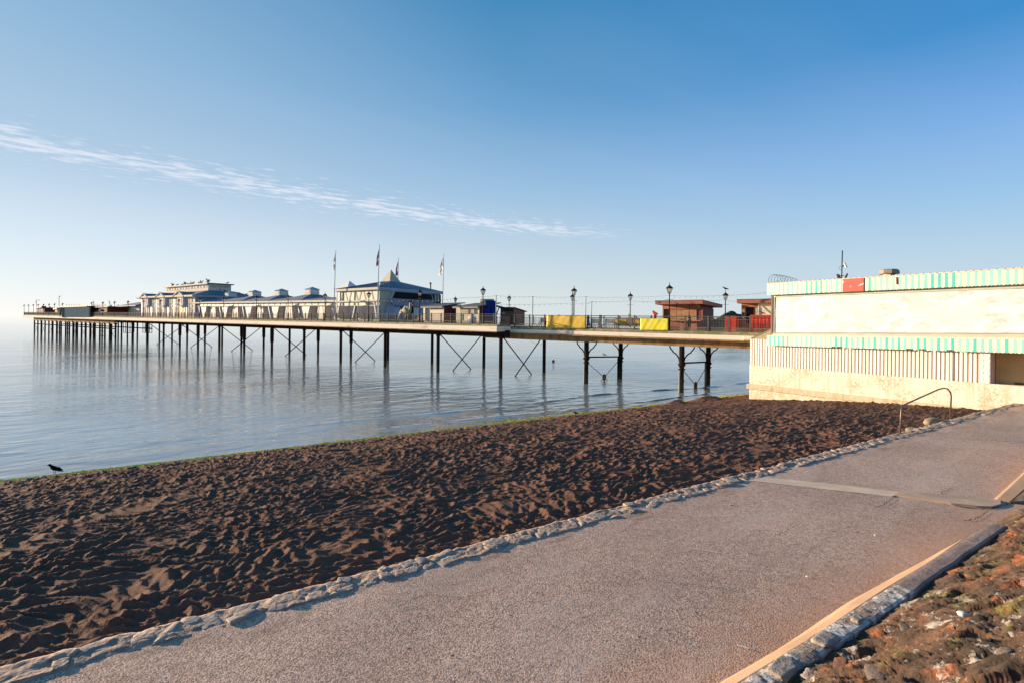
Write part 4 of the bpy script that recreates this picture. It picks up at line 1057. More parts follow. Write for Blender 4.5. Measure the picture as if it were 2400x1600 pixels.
# landward end face (plane s = sR)
def epoly(nm, mt, pts, depth, s_, par):
    P = []
    for x, y in pts: w_, z = ppw(x, s_, y); P.append(W(s_, w_, z))
    mb = MB(); mb.prism(P, Vector(W(-depth, 0, 0)) - Vector(W(0, 0, 0))); return mb.build(nm, mt, par)
se = sR + .12
epoly('glazing', M['glass'], [(891, 680), (919, 682), (912, 701), (891, 701)], .03, se, pav)
epoly('window_frame', M['wallgrey'], [(919.5, 680.5), (1009.5, 689), (1015.5, 708.5), (911, 702)], .20, se, pav)
epoly('slanted_window', M['glassdk'], [(924, 684), (1008, 690.5), (1011.5, 705.5), (917, 699.5)], .24, se, pav)
epoly('glazing', M['glassdk'], [(1011, 690), (1033, 691.5), (1033, 712), (1016, 710)], .04, se, pav)
for x in (1018, 1024.5): epoly('curtain', M['glass'], [(x, 690.8), (x + 4, 691), (x + 4.5, 709), (x + .5, 708.5)], .07, se, pav)
epoly('ribbed_canopy', M['wallgrey'], [(909, 703.5), (1016, 710.5), (1022, 721), (917, 716.5)], .45, se, pav)
for k in range(30):
    x0 = 910 + 105 * k / 29; x1 = 914 + 107 * k / 29
    a = ppw(x0, se - .47, 703.8 + 6.8 * k / 29); b_ = ppw(x1, se - .47, 716.5 + 4.5 * k / 29); mb = MB(); mb.tube([W(se - .47, a[0], a[1]), W(se - .47, b_[0], b_[1])], .04, 4); mb.build('rib', M['wallgrey'], pav)
epoly('side_cladding', M['wallgrey'], [(909, 703), (917, 703.5), (921, 718), (922, 750), (897, 748)], .30, se, pav)
epoly('lower_wall', M['glassdk'], [(922, 717), (1012, 720), (1012, 752), (922, 750)], .02, se, pav)
epoly('door', mat('pale_door', (.42, .50, .56), .5, .1, 2), [(922, 718), (938, 718.6), (938, 750), (922, 750)], .06, se, pav)
epoly('door', M['white'], [(969, 720), (984, 720.5), (984, 751), (969, 751)], .06, se, pav)
epoly('door', mat('blue_door', (.10, .18, .30), .5, .1, 2), [(940, 719), (945, 719), (945, 750), (940, 750)], .05, se, pav)
epoly('base_panel', M['wallgrey'], [(984, 721), (1004, 722), (1004, 751), (984, 751)], .03, se, pav)
ws_, zs_ = ppw(1008.5, sR + 1.2, 680); mb = MB(); zt = ppw(1008.5, sR + 1.2, 667)[1]
mb.lathe([(.13, zs_ - .5), (.13, zt), (.19, zt + .02), (.19, zt + .10), (.12, zt + .14), (.2, zt + .2), (.16, zt + .26)], 10, W(sR + 1.2, ws_, 0)); mb.build('flue', M['steel'], pav)
mb = MB(); c_ = W(sR + .2, WF + .4, pp(891, 669, WF)[1]); mb.lathe([(.28, -.0), (.3, .1), (.25, .35), (.1, .5)], 10, c_); mb.build('vent_cowl', M['rooflt'], pav)
# hip cap far left
s_, z = pp(812, 676, 8); mb = MB(); mb.v = [W(s_ - 1.6, 7, z - .4), W(s_ + 1.6, 7, z - .4), W(s_ + 1.6, 10, z - .4), W(s_ - 1.6, 10, z - .4), W(s_, 8.5, z + 1.2)]
for f in ((0, 1, 4), (1, 2, 4), (2, 3, 4), (3, 0, 4)): mb.face(list(f))
mb.build('roof_cap', M['white'], pav)

# --- long arcade
sA = sL + .05; sB = PX(453, 2.3); WA = 2.3
arc = thing('arcade', 'long low cream arcade building with glazed bays and four roof cupolas', 'building', W((sA + sB) / 2, 6, DK(sA)))
def zline(y0, x0, y1, x1, w_):     # linear z between two pixels
    a = pp(x0, y0, w_); b_ = pp(x1, y1, w_)
    return lambda s: a[1] + (b_[1] - a[1]) * (s - a[0]) / (b_[0] - a[0])
fT = zline(703.6, 780, 709, 456, WA); fB = zline(708.2, 780, 712, 456, WA); tr = zline(715.8, 780, 718.5, 456, WA)
def strp(nm, mt, par, s0, s1, w0, w1, zt, zb):
    mb = MB(); mb.hexa([W(s0, w0, zb(s0)), W(s1, w0, zb(s1)), W(s1, w1, zb(s1)), W(s0, w1, zb(s0)), W(s0, w0, zt(s0)), W(s1, w0, zt(s1)), W(s1, w1, zt(s1)), W(s0, w1, zt(s0))]); return mb.build(nm, mt, par)
dkf = lambda s: DK(s)
strp('wall', M['creamlt'], arc, sA, sB, WA + .25, 12, lambda s: fT(s) - .02, dkf)
strp('fascia', M['creamlt'], arc, sA, sB, WA - .25, WA + .2, fT, fB)
strp('transom', M['creamlt'], arc, sA, sB, WA - .02, WA + .24, lambda s: tr(s) + .07, lambda s: tr(s) - .07)
strp('plinth', M['cream'], arc, sA, sB, WA - .02, WA + .24, lambda s: DK(s) + .35, dkf)
bay = 8.7; s_ = PX(777.5, WA) ; nb = 0
def facq(nm, mt, s0t, s1t, s0b, s1b, zt, zb, th=.08, off=0):
    mb = MB(); y0 = WA + .18 - off
    mb.hexa([W(s0b, y0 - th, zb), W(s1b, y0 - th, zb), W(s1b, y0, zb), W(s0b, y0, zb), W(s0t, y0 - th, zt), W(s1t, y0 - th, zt), W(s1t, y0, zt), W(s0t, y0, zt)]); return mb.build(nm, mt, arc)
# struts measured on the photograph repeat every pile bay
while s_ < sB - 2:
    zt = tr(s_) - .07; zb = DK(s_) + .3; zu = fB(s_); zl = tr(s_) + .07
    # \ strut at s_, / strut seaward at s_+2.9 ; hatched panels outside
    facq('strut', M['wallgrey'], s_, s_ + .22, s_ - .75, s_ - .5, zt, zb, .12)
    facq('cladding_panel', M['clad'], s_ + .25, s_ + 1.9, s_ - .45, s_ + 1.6, zt, zb, .08)
    if s_ + 6 < sB:
        facq('strut', M['wallgrey'], s_ + 5.6, s_ + 5.85, s_ + 6.3, s_ + 6.6, zt, zb, .12)
        facq('cladding_panel', M['clad'], s_ + 3.9, s_ + 5.55, s_ + 4.3, s_ + 6.25, zt, zb, .08)
        facq('window', M['glass'], s_ + 1.95, s_ + 3.85, s_ + 1.65, s_ + 4.25, zt, zb, .03)
        facq('window', M['glass'], s_ + 5.9, s_ + 7.9, s_ + 6.7, s_ + 7.2, zt, zb, .03)
        for q in (2.4, 3.3): facq('mullion', M['brownframe'], s_ + q, s_ + q + .07, s_ + q + (.25 if q > 3 else -.25), s_ + q + (.32 if q > 3 else -.18), zt, zb, .05)
        mb = MB()
        for k in range(9):
            f = (k + .5) / 9
            mb.tube([W(s_ + .25 + 1.65 * f, WA + .07, zt), W(s_ - .45 + 2.05 * f, WA + .07, zb)], .035, 4)
            mb.tube([W(s_ + 3.9 + 1.65 * f, WA + .07, zt), W(s_ + 4.3 + 1.95 * f, WA + .07, zb)], .035, 4)
        mb.build('ribs', M['clad'], arc)
    for q in range(5):
        a = s_ + q * 1.74; facq('window', M['glass'], a + .08, a + 1.66, a + .08, a + 1.66, zu, zl, .04)
        d_ = .2 if q % 2 else -.2; facq('mullion', M['brownframe'], a + d_, a + d_ + .06, a - d_, a - d_ + .06, zu, zl, .07)
    s_ += bay
# roof: low gable with a pyramid and cupola per bay
ridge = zline(697.5, 757, 699.5, 470, 7)
mb = MB(); mb.hexa([W(sA, WA - .2, fT(sA) - .01), W(sB, WA - .2, fT(sB) - .01), W(sB, 12.2, fT(sB) - .01), W(sA, 12.2, fT(sA) - .01), W(sA, 6.8, ridge(sA)), W(sB, 6.8, ridge(sB)), W(sB, 7.2, ridge(sB)), W(sA, 7.2, ridge(sA))]); mb.build('roof', M['roof'], arc)
for cxp, yb, yt, hwp in ((731.5, 693, 673, 11), (659.5, 695, 677, 10), (597.5, 696.5, 680, 9), (541, 698, 683, 9.5)):
    cw2 = 7.0; c_s, zb = pp(cxp, yb, cw2); zt = pp(cxp, yt, cw2)[1]
    h4 = 4.6
    mb = MB(); mb.hexa([W(c_s - h4, cw2 - 4.7, fT(c_s) - .05), W(c_s + h4, cw2 - 4.7, fT(c_s) - .05), W(c_s + h4, cw2 + 4.7, fT(c_s) - .05), W(c_s - h4, cw2 + 4.7, fT(c_s) - .05),
                        W(c_s - .8, cw2 - .8, zb + .1), W(c_s + .8, cw2 - .8, zb + .1), W(c_s + .8, cw2 + .8, zb + .1), W(c_s - .8, cw2 + .8, zb + .1)]); rf = mb.build('roof', M['roof'], arc)
    mb = MB()
    for k in range(9):
        f = k / 8; mb.tube([W(c_s - h4, cw2 - 4.7 + 9.4 * f, fT(c_s)), W(c_s - .8, cw2 - .8 + 1.6 * f, zb + .14)], .035, 4)
    mb.build('roof_seams', M['rooflt'], arc)
    H = zt - zb; a = .78
    mb = MB(); mb.hexa([W(c_s - a, cw2 - a, zb - .2), W(c_s + a, cw2 - a, zb - .2), W(c_s + a, cw2 + a, zb - .2), W(c_s - a, cw2 + a, zb - .2), W(c_s - a, cw2 - a, zb + H * .70), W(c_s + a, cw2 - a, zb + H * .70), W(c_s + a, cw2 + a, zb + H * .70), W(c_s - a, cw2 + a, zb + H * .70)]); cu = mb.build('cupola', M['creamlt'], arc)
    q = .5
    for (p0, p1) in (((c_s - q, cw2 - a - .03), (c_s + q, cw2 - a + .02)), ((c_s - a - .03, cw2 - q), (c_s - a + .02, cw2 + q))):
        mb = MB(); PB(mb, p0[0], p1[0], p0[1], p1[1], zb + H * .30, zb + H * .60); mb.build('window', M['white'], cu)
    e = a + .15; mb = MB(); mb.hexa([W(c_s - e, cw2 - e, zb + H * .70), W(c_s + e, cw2 - e, zb + H * .70), W(c_s + e, cw2 + e, zb + H * .70), W(c_s - e, cw2 + e, zb + H * .70), W(c_s - .04, cw2 - .04, zt), W(c_s + .04, cw2 - .04, zt), W(c_s + .04, cw2 + .04, zt), W(c_s - .04, cw2 + .04, zt)]); mb.build('cupola_roof', M['rooflt'], cu)

# --- gabled pavilion with clerestory
WG = 1.8
gR = PX(452.5, WG); gL = PX(329, WG)
zeR = pp(446, 693.5, WG)[1]; zeL = pp(330, 697, WG)[1]
ze = lambda s: zeR + (zeL - zeR) * (s - gR) / (gL - gR)
gb = thing('gabled_building', 'cream two storey building with three front gables and a long window strip on top', 'building', W((gR + gL) / 2, 6, DK(gR)))
strp('wall', M['creamlt'], gb, gR, gL, WG + .3, 14, ze, dkf)
part('side_wall', M['wallgrey'], gb, gR - .03, gR + .02, WG + .3, 13.9, DK(gR), zeR - .3)
strp('eaves', M['creamlt'], gb, gR - .8, gL + 1.6, WG - .5, WG + .25, lambda s: ze(s) + .12, lambda s: ze(s) - .22)
mb = MB(); PB(mb, gR - .84, gR - .6, WG - .5, 14.4, zeR - .25, zeR + .1); mb.build('eaves', M['wallgrey'], gb)
gx = [(337.5, 344.8, 328.5, 688), (375.3, 385, 364, 685.8), (418.5, 430, 405, 683)]
# piers down the front; flat grey strips paint the shade of the recesses
cols = [(329, 332), (353, 356), (366, 369), (392, 395), (405.5, 409), (435, 438), (450, 452.5)]
dkc = [(332, 334), (353.5, 357), (366, 368.5), (392.5, 396), (406, 409.5), (436, 439)]
for a, b_ in dkc: polyp('recess_shade', M['wallgrey'], gb, [(a, 697), (b_, 697), (b_, 742), (a, 742)], .06, WG + .28)
for a, b_ in ((334, 341), (357, 364), (368.5, 379), (396, 404), (409.5, 420), (440, 450.5)):
    m1 = (a + b_) / 2
    for (c, d) in ((a + .7, m1 - .35), (m1 + .35, b_ - .7)):
        polyp('window', M['tan'], gb, [(c, 698), (d, 698), (d, 712.5), (c, 712.5)], .05, WG + .27)
        polyp('window', M['white'], gb, [(c, 714.5), (d, 714.5), (d, 721.5), (c, 721.5)], .05, WG + .27)
        polyp('panel', M['cream'], gb, [(c, 724), (d, 724), (d, 741), (c, 741)], .05, WG + .27)
    polyp('mullion', M['brownframe'], gb, [(m1 - .2, 698), (m1 + .2, 698), (m1 + .2, 741), (m1 - .2, 741)], .09, WG + .27)
for a, b_ in ((342, 352), (380, 391), (422, 434.5)):
    polyp('bay_front', M['white'], gb, [(a, 696.5), (b_, 696), (b_, 715), (a, 715)], .45, WG + .25)
    polyp('bay_rail', M['creamlt'], gb, [(a - .5, 715), (b_ + .5, 715), (b_ + .5, 717.2), (a - .5, 717.2)], .6, WG + .25)
    for x in (a + 2.8, b_ - 3): polyp('mullion', M['clad'], gb, [(x, 697), (x + .6, 697), (x + .6, 715), (x, 715)], .50, WG + .25)
    if a == 422: polyp('doorway', M['door'], gb, [(a, 717.4), (b_, 717.4), (b_, 742), (a, 742)], .10, WG + .25)
    else:
        for x in (a + .5, a + 3.3, a + 6.1): polyp('panel', M['white'], gb, [(x, 718), (x + 2.4, 718), (x + 2.4, 741), (x, 741)], .08, WG + .25)
for cx_, r_, l_, yt in gx:
    ss, zt = pp(cx_, yt, WG - .4); s1 = PX(r_, WG - .4); s2 = PX(l_, WG - .4); zb = ze(ss) - .15
    P = [W(s1, WG - .4, zb), W(s2, WG - .4, zb), W(ss, WG - .4, zt)]
    mb = MB(); mb.prism(P, Vector(W(0, .3, 0)) - Vector(W(0, 0, 0))); mb.build('gable', M['cream'], gb)
    for sa in (s1, s2):
        mb = MB(); mb.tube([W(sa + (.15 if sa > ss else -.15), WG - .5, zb - .02), W(ss, WG - .5, zt + .05)], .13, 4); mb.build('bargeboard', M['creamlt'], gb)
    mb = MB(); mb.prism([W(s1, WG - .3, zb), W(s2, WG - .3, zb), W(ss, WG - .3, zt - .03)], Vector(W(0, 5, 0)) - Vector(W(0, 0, 0))); mb.build('gable_roof', M['roof'], gb)
# main roof + clerestory
WC = 5.8
cR, zcB = pp(488, 681, WC); cL = PX(388.5, WC); zcT = pp(488, 665.5, WC)[1]; zcTL = pp(388.5, 672.5, WC)[1]
frust('roof', M['roof'], gb, (gR - .8, gL + 1.6, WG - .5, 14.5), zeR + .0, (cR - .3, cL + .3, WC, 10.5), zcB)
seams(gb, (gR - .8, gR - .8, WG - .5, 14.5), zeR, (cR - .3, cR - .3, WC, 10.5), zcB, 18, M['rooflt'], 'end', .05)
part('clerestory_wall', M['creamlt'], gb, cR, cL, WC, 10.2, zcB - .3, zcT)
part('clerestory_roof', M['tileroof'], gb, cR - .5, cL + .4, WC - .4, 10.6, zcT, zcT + .18)
part('clerestory_fascia', M['creamlt'], gb, cR - .5, cL + .4, WC - .44, WC - .38, zcT - .12, zcT + .12)
nwn = 14
for i in range(nwn):
    a = cR + .6 + (cL - cR - 1.2) * i / nwn; b_ = a + (cL - cR - 1.2) / nwn * (.72 if i % 2 else .5)
    part('clerestory_window', M['white'], gb, a, b_, WC - .05, WC + .02, zcB + (zcT - zcB) * .42, zcT - .3)
    part('mullion', M['brownframe'], gb, b_ + .1, b_ + .3, WC - .06, WC + .02, zcB + (zcT - zcB) * .42, zcT - .3)
for i in range(3): part('clerestory_window', M['glass'], gb, cR - .04, cR + .02, WC + .5 + i * 1.2, WC + 1.5 + i * 1.2, zcB + (zcT - zcB) * .5, zcT - .3)

# --- small hipped kiosk
kk = thing('hipped_kiosk', 'small low kiosk with blue hipped roof left of the gabled building', 'kiosk', W(PX(305, 5), 8, DK(80)))
w_ = 5.5; k1 = PX(326, w_); k2 = PX(286, w_); zt = pp(326, 716, w_)[1]; zr = pp(316, 708.7, w_ + 3)[1]
part('wall', M['creamlt'], kk, k1, k2, w_, 12, DK(k1), zt)
part('wall_side', M['wallgrey'], kk, k1 - .03, k1 + .1, w_ + .1, 12, DK(k1), zt)
frust('roof', M['roof'], kk, (k1 - .8, k2 + 1, w_ - 1, 13), zt, (k1 + 1.5, k2 - 3.5, w_ + 3, 9.5), zr)
part('eaves', M['creamlt'], kk, k1 - .85, k2 + 1.05, w_ - 1.05, w_ - .9, zt - .22, zt + .02)
for a, b_ in ((306, 311), (312.5, 317)): polyp('window', M['white'], kk, [(a, 719), (b_, 719), (b_, 725), (a, 725)], .05, w_)
polyp('doorway', M['door'], kk, [(298, 718), (304, 718), (304, 741), (298, 741)], .05, w_)

# --- dark hoarding and shed at pier head
hd = thing('hoarding', 'dark grey windowless boarded cabin on the deck edge near the pier head', 'cabin', W(PX(180, -.05), 1, DK(150)))
polyp('board', M['dark'], hd, [(146, 721.5), (153.5, 720.5), (153.5, 744), (146, 744)], .15, -.12)
polyp('board', M['slate'], hd, [(153.5, 719.8), (182, 719.3), (182, 743), (153.5, 743)], .18, -.12)
polyp('board', M['slate'], hd, [(182.3, 719.3), (211, 719), (211, 742.6), (182.3, 743)], .18, -.12)
polyp('board', M['dark'], hd, [(211, 719), (214, 719), (214, 742.5), (211, 742.5)], .2, -.12)
part('cabin_wall', M['red'], hd, PX(214, .6), PX(147.5, .6), .6, 6, DK(150), pp(190, 721, .6)[1])
part('end_wall', M['cream'], hd, PX(146, .6), PX(146, .6) + .06, -.1, 6, DK(160), pp(150, 721, .6)[1])  # cream here puts the sun on the hoarding's left edge into the colour
part('roof', M['tileroof'], hd, PX(214, .6), PX(146, .6), -.4, 6.4, pp(150, 721, .6)[1], pp(150, 719.6, .6)[1])
sd = thing('dark_red_shed', 'long dark red shed with flat roof and small white window right of the hoarding', 'shed', W(PX(235, 1.2), 4, DK(128)))
part('wall', M['red'], sd, PX(251, 1.2), PX(215.5, 1.2), 1.2, 7, DK(130), pp(235, 721, 1.2)[1])
part('roof', M['tileroof'], sd, PX(256.5, 1.2), PX(213, 1.2), .8, 7.4, pp(235, 721, 1.2)[1], pp(235, 719.3, 1.2)[1])
polyp('window', M['white'], sd, [(231.5, 725), (236.5, 725), (236.5, 730), (231.5, 730)], .06, 1.15)
polyp('serving_shelf', M['cream'], sd, [(226, 731.2), (252, 731.2), (252, 732.4), (226, 732.4)], .4, 1.15)
tf = thing('terrace_fence', 'thin terrace fence with a yellow panel above the hoarding roof', 'fence', W(PX(200, 5), 5, pp(200, 720, 5)[1]))
for x in range(156, 252, 6): polyp('post', M['cream'], tf, [(x, 713), (x + .5, 713), (x + .5, 720), (x, 720)], .06, 5)
polyp('rail', M['cream'], tf, [(156, 713.4), (251, 714.6), (251, 715.1), (156, 713.9)], .05, 5)
polyp('panel', M['yellow'], tf, [(191, 713.8), (214, 714), (214, 719), (191, 718.6)], .05, 5.05)
ht = thing('small_hut', 'small dark red hut with a sunlit end near the seaward tip of the pier', 'hut', W(PX(97, 5), 6, DK(190)))
part('wall', M['red'], ht, PX(103.5, 4), PX(89, 4), 4, 8, DK(190), pp(96, 721, 4)[1])
polyp('lit_end_panel', M['cream'], ht, [(86, 721.6), (88.6, 721.6), (88.6, 735), (86, 735)], .1, 4)  # cream strip paints the sunlight on the hut's left end
polyp('window', M['white'], ht, [(98.8, 724), (101, 724), (101, 726), (98.8, 726)], .1, 4)
polyp('roof', M['tileroof'], ht, [(85, 721.8), (104, 720.3), (104, 717.2), (108, 717.5), (108.5, 720), (105, 722), (85, 722.6)], 1.2, 4.6)
bx_ = thing('yellow_booth', 'small yellow booth beside the left end of the hoarding', 'booth', W(PX(142, 3), 3, DK(160)))
polyp('wall', M['cream'], bx_, [(139.5, 725), (146, 724), (146, 734), (139.5, 734)], 1.2, 3); polyp('roof', M['yellow'], bx_, [(139, 723), (147, 722), (147, 725), (139, 726)], 1.5, 3)

# floodlight masts
def mast(nm, label, px, ytop, w_, arms, mt='steel'):
    s_, zt = pp(px, ytop, w_); r = thing(nm, label, 'mast', W(s_, w_, DK(s_)))
    mb = MB(); mb.tube([W(s_, w_, DK(s_)), W(s_, w_, zt)], .07, 6); mb.build('pole', M[mt], r)
    for pts in arms:
        mb = MB(); mb.tube([W(*((PX(x, w_), w_)), pp(x, y, w_)[1]) for x, y in pts], .10, 5); mb.build('arm', M['iron'], r)
    return r
mast('floodlight_mast', 'tallest thin floodlight mast standing left of the dark hoarding', 138.5, 696, 3, [[(137.5, 696.2), (139.5, 695), (142, 694.3)], [(138, 719.3), (141.5, 719.3)]])
mast('angled_mast', 'thin mast with a sideways arm above the small dark red hut', 85.5, 703.5, 5, [[(85.5, 703.5), (93, 703.8)], [(83, 706), (83.4, 706.4)], [(83, 709), (83.4, 709.4)]])
mast('camera_mast', 'thin mast with round lamp above the terrace fence', 219.5, 707.5, 6, [[(217.5, 706.5), (219.5, 708)]])
mast('camera_mast', 'thin mast with hanging lamp cluster above the right end of the dark red shed', 257.5, 708, 6, [[(254.5, 706), (256, 708)], [(255, 710.8), (257, 711)]])

# --- flagpoles
def flagpole(px, ybase, ytop, lean, w_, fpts, cols, label, dk_=None):
    s0, z0 = pp(px, ybase, w_); s1, z1 = pp(px + lean, ytop, w_)
    r = thing('flagpole', label, 'flagpole', W(s0, w_, z0), 'flagpoles around the pyramid pavilion')
    mb = MB(); mb.tube([W(s0, w_, z0), W(s1, w_, z1)], .07, 8, r2=.035); mb.lathe([(.01, -.06), (.07, 0), (.01, .06)], 8, W(s1, w_, z1 + .04)); mb.build('pole', M['flagpole'], r)
    # limp flag: pleated cloth hanging beside the pole
    mb = MB(); rows = 9; colsn = len(cols) * 2
    for i in range(rows + 1):
        f = i / rows; y = fpts[0] + (fpts[1] - fpts[0]) * f; ss, z = pp(px + lean * (y - ybase) / (ytop - ybase), y, w_)
        wd = (.06 + 1.0 * f ** .8) * fpts[2] / 10 if f < .93 else fpts[2] / 10 * .85
        for j in range(colsn + 1):
            g = j / colsn
            mb.v.append(W(ss + .05 + wd * g * (1 + .08 * math.sin(i * 1.7)), w_ + (.10 * f + .02) * math.sin(g * 9 + i * .7), z - .25 * g * f * (1 + .3 * math.sin(i * 2.1 + j))))
    for i in range(rows):
        for j in range(colsn):
            a = i * (colsn + 1) + j; mb.face([a, a + 1, a + colsn + 2, a + colsn + 1], (j // 2 + (i // 3 if len(cols) > 2 else 0)) % len(cols))
    mb.build('flag', [M[c] for c in cols], r, smooth=True)
flagpole(782, 744, 589.5, 5, 1.2, (595, 632, 6), ['fgreen', 'fwhite'], 'flagpole with pale green limp flag at the left corner of the pavilion')
flagpole(883.5, 746, 575.8, 6, 1.2, (584, 621, 6), ['fred', 'fblue', 'fwhite'], 'tallest flagpole with a dark red and blue limp flag before the pavilion corner')
flagpole(932.3, 662, 606, 1.6, 11.5, (613, 645, 7), ['fred', 'fwhite', 'fred', 'fblue'], 'short flagpole with a red and white limp flag behind the pavilion roof')
flagpole(1036.5, 750, 596.5, 3.6, 13.2, (605, 643, 10), ['fwhite', 'fgreen'], 'flagpole with whitish limp flag at the right end of the pavilion')

# --- bird statue
def statue():
    w_ = 1.7; s0, _ = pp(952, 740, w_); zb = DK(s0)
    r = thing('bird_statue', 'tall long necked bird statue with dark crest and red bill behind the railing', 'statue', W(s0, w_, zb))
    def P(x, y): q = pp(x, y, w_); return q
    def sweep(pts, rads, mt, nm, fl=.7):
        mb = MB(); k = len(pts); o = 0; n = 8
        for i, (x, y) in enumerate(pts):
            s_, z = P(x, y); x2, y2 = pts[min(i + 1, k - 1)]; x1, y1 = pts[max(i - 1, 0)]; a, b_ = P(x1, y1), P(x2, y2)
            tv = Vector((b_[0] - a[0], b_[1] - a[1])).normalized(); nv = Vector((-tv.y, tv.x))
            for j in range(n):
                t_ = 2 * math.pi * j / n; c = math.cos(t_) * rads[i]; d = math.sin(t_) * rads[i] * fl
                mb.v.append(W(s_ + nv.x * c, w_ + d, z + nv.y * c))
        for i in range(k - 1):
            for j in range(n): j2 = (j + 1) % n; mb.face([i * n + j, i * n + j2, (i + 1) * n + j2, (i + 1) * n + j])
        mb.face(list(range(n))); mb.face([(k - 1) * n + j for j in range(n)])
        return mb.build(nm, M[mt], r, smooth=True)
    sweep([(934, 744), (938, 736), (943, 730), (949, 728), (956, 731), (960, 731), (961.5, 724), (961.5, 715), (962, 710.5), (964, 709.5)], [.05, .16, .30, .38, .34, .22, .15, .13, .15, .12], 'statue', 'body', .9)
    sweep([(940, 734), (944, 727), (949, 722), (955, 720.5), (958, 723), (956, 728)], [.05, .16, .22, .24, .18, .06], 'statue', 'wing', .5)
    sweep([(953.5, 708.8), (958, 707.6), (963, 708), (967, 709)], [.02, .08, .12, .06], 'iron', 'crest')
    sweep([(963, 710), (967, 711.5), (970, 714), (971.5, 717)], [.13, .12, .08, .03], 'red', 'bill')
    sweep([(951, 735), (950.5, 742), (950, 750)], [.10, .05, .07], 'statue', 'leg'); sweep([(956, 735), (955.5, 743), (955.5, 750)], [.10, .05, .07], 'white', 'leg')
    sweep([(936, 741), (933, 746), (931.5, 749)], [.10, .08, .02], 'statue', 'tail')
statue()

# --- cream sheds
def shed(xa, xb, yeave, roofpts, w_, label, hatch=None, nm='cream_shed'):
    sa, ze_ = pp(xb, yeave + 1, w_); sb_, _ = pp(xa, yeave + 1, w_)
    r = thing(nm, label, 'shed', W((sa + sb_) / 2, w_ + 2, DK(sa)))
    zb = DK(sa); (x2, y2) = roofpts; wB, zB = ppw(x2, sa, y2)
    # body with mono-pitch rising to the back
    P = [W(sa, w_, zb), W(sa, w_, ze_), W(sa, wB - .3, zB - .15), W(sa, wB - .3, zb)]
    mb = MB(); mb.prism(P, Vector(W(sb_ - sa, 0, 0)) - Vector(W(0, 0, 0))); mb.build('wall', M['red'], r)
    hh = ze_ - zb
    nr = 9
    for i in range(nr):
        z0 = zb + hh * i / nr; nb_ = 4; ofs = .5 if i % 2 else 0
        for j in range(nb_ + 1):
            a = max(0, (j - ofs) / nb_); b_ = min(1, (j + 1 - ofs) / nb_)
            if b_ - a < .02: continue
            mb = MB(); PB(mb, sa + (sb_ - sa) * a + .008, sa + (sb_ - sa) * b_ - .008, w_ - .05, w_ - .002, z0 + .008, z0 + hh / nr - .006); mb.build('block', M['block'], r)
    off = Vector(W(0, 0, .09)) - Vector(W(0, 0, 0))
    mb = MB(); mb.prism([W(sa - .15, w_ - .45, ze_ - .02), W(sb_ + .25, w_ - .45, ze_ - .02), W(sb_ + .25, wB + .3, zB + .02), W(sa - .15, wB + .3, zB + .02)], off); mb.build('roof', M['tileroof'], r)
    part('eaves_board', M['tan'], r, sa - .1, sb_ + .2, w_ - .42, w_ - .38, ze_ - .13, ze_ - .02)
    if hatch: polyp('hatch', M['tan'], r, [(hatch[0], hatch[2]), (hatch[1], hatch[2]), (hatch[1], hatch[3]), (hatch[0], hatch[3])], .10, w_ - .06)
    return r, sa, sb_, wB, zb, ze_
r, *_ = shed(995, 1041, 718, (1085, 711.3), 2.0, 'left of two cream block sheds with dark sloping roof beside the pavilion')
polyp('pilaster', M['block'], r, [(994, 719), (998, 719), (998, 752), (994, 752)], .12, 1.9)
r2, sa2, sb2, wB2, zb2, ze2 = shed(1070, 1124, 718.5, (1168, 711.5), 2.0, 'right of two cream block sheds, with a tan hatch and blue signs on its end', (1080, 1113, 720, 736))
part('hatch', M['glass'], r2, sb2 - .1, sb2 - 1.0, 1.9, 1.94, zb2 + .5, ze2 - .2)
# rubbish sack pile
ms = MB(); s_, z = pp(1116, 757, 1.8)
tag(inst('rubble_sack', stone_mesh(3, M['white'], .9, 2), W(s_, 1.2, DK(s_) + .42), PROT, None, (1.1, .7, 1.25)), 'crumpled pale sack leaning before the right cream shed behind the railing', 'sack')
sg = thing('blue_sign', 'large tilted plain blue sign board on the end of the right cream shed', 'sign', W(*((sa2 - .25, 5, ze2))))
def esign(nm, mt, pts, s_, par, d=.06): return epoly(nm, mt, pts, d, s_, par)
esign('board', M['blue'], [(1137.5, 718), (1138.5, 704), (1161.5, 705.5), (1160.5, 718.6)], sa2 - .2, sg)
for pts, lb in (([(1136, 719.5), (1148, 720), (1147.5, 742.5), (1135.5, 742)], 'blue upright panel left of a pair below the tilted blue sign'),
                ([(1151, 721.5), (1160.5, 722), (1160, 756), (1150, 755)], 'blue upright panel right of a pair below the tilted blue sign')):
    o = esign('panel', M['blue'], pts, sa2 - .12, sg); tag(o, lb)
o = polyp('roof_board', M['tan'], None, [(1127, 701.5), (1158, 701.3), (1158, 712), (1127, 712)], .1, 6.5); tag(o, 'plain tan board standing on the roof of the right cream shed', 'board')
aw = thing('canopy', 'dark canopy with a slanting prop right of the blue signs', 'canopy', W(*((PX(1172, 8), 8, DK(0)))))
polyp('roof', M['tileroof'], aw, [(1160, 714), (1183, 720.2), (1183, 721.4), (1160, 716.5)], 1.5, 8)
polyp('board', M['hutside'], aw, [(1160, 710.6), (1170, 710.4), (1170, 712.6), (1160, 712.8)], .3, 6)
polyp('prop', M['timber'], aw, [(1170, 720), (1171.5, 720), (1163, 743), (1161.5, 743)], .1, 7.5)

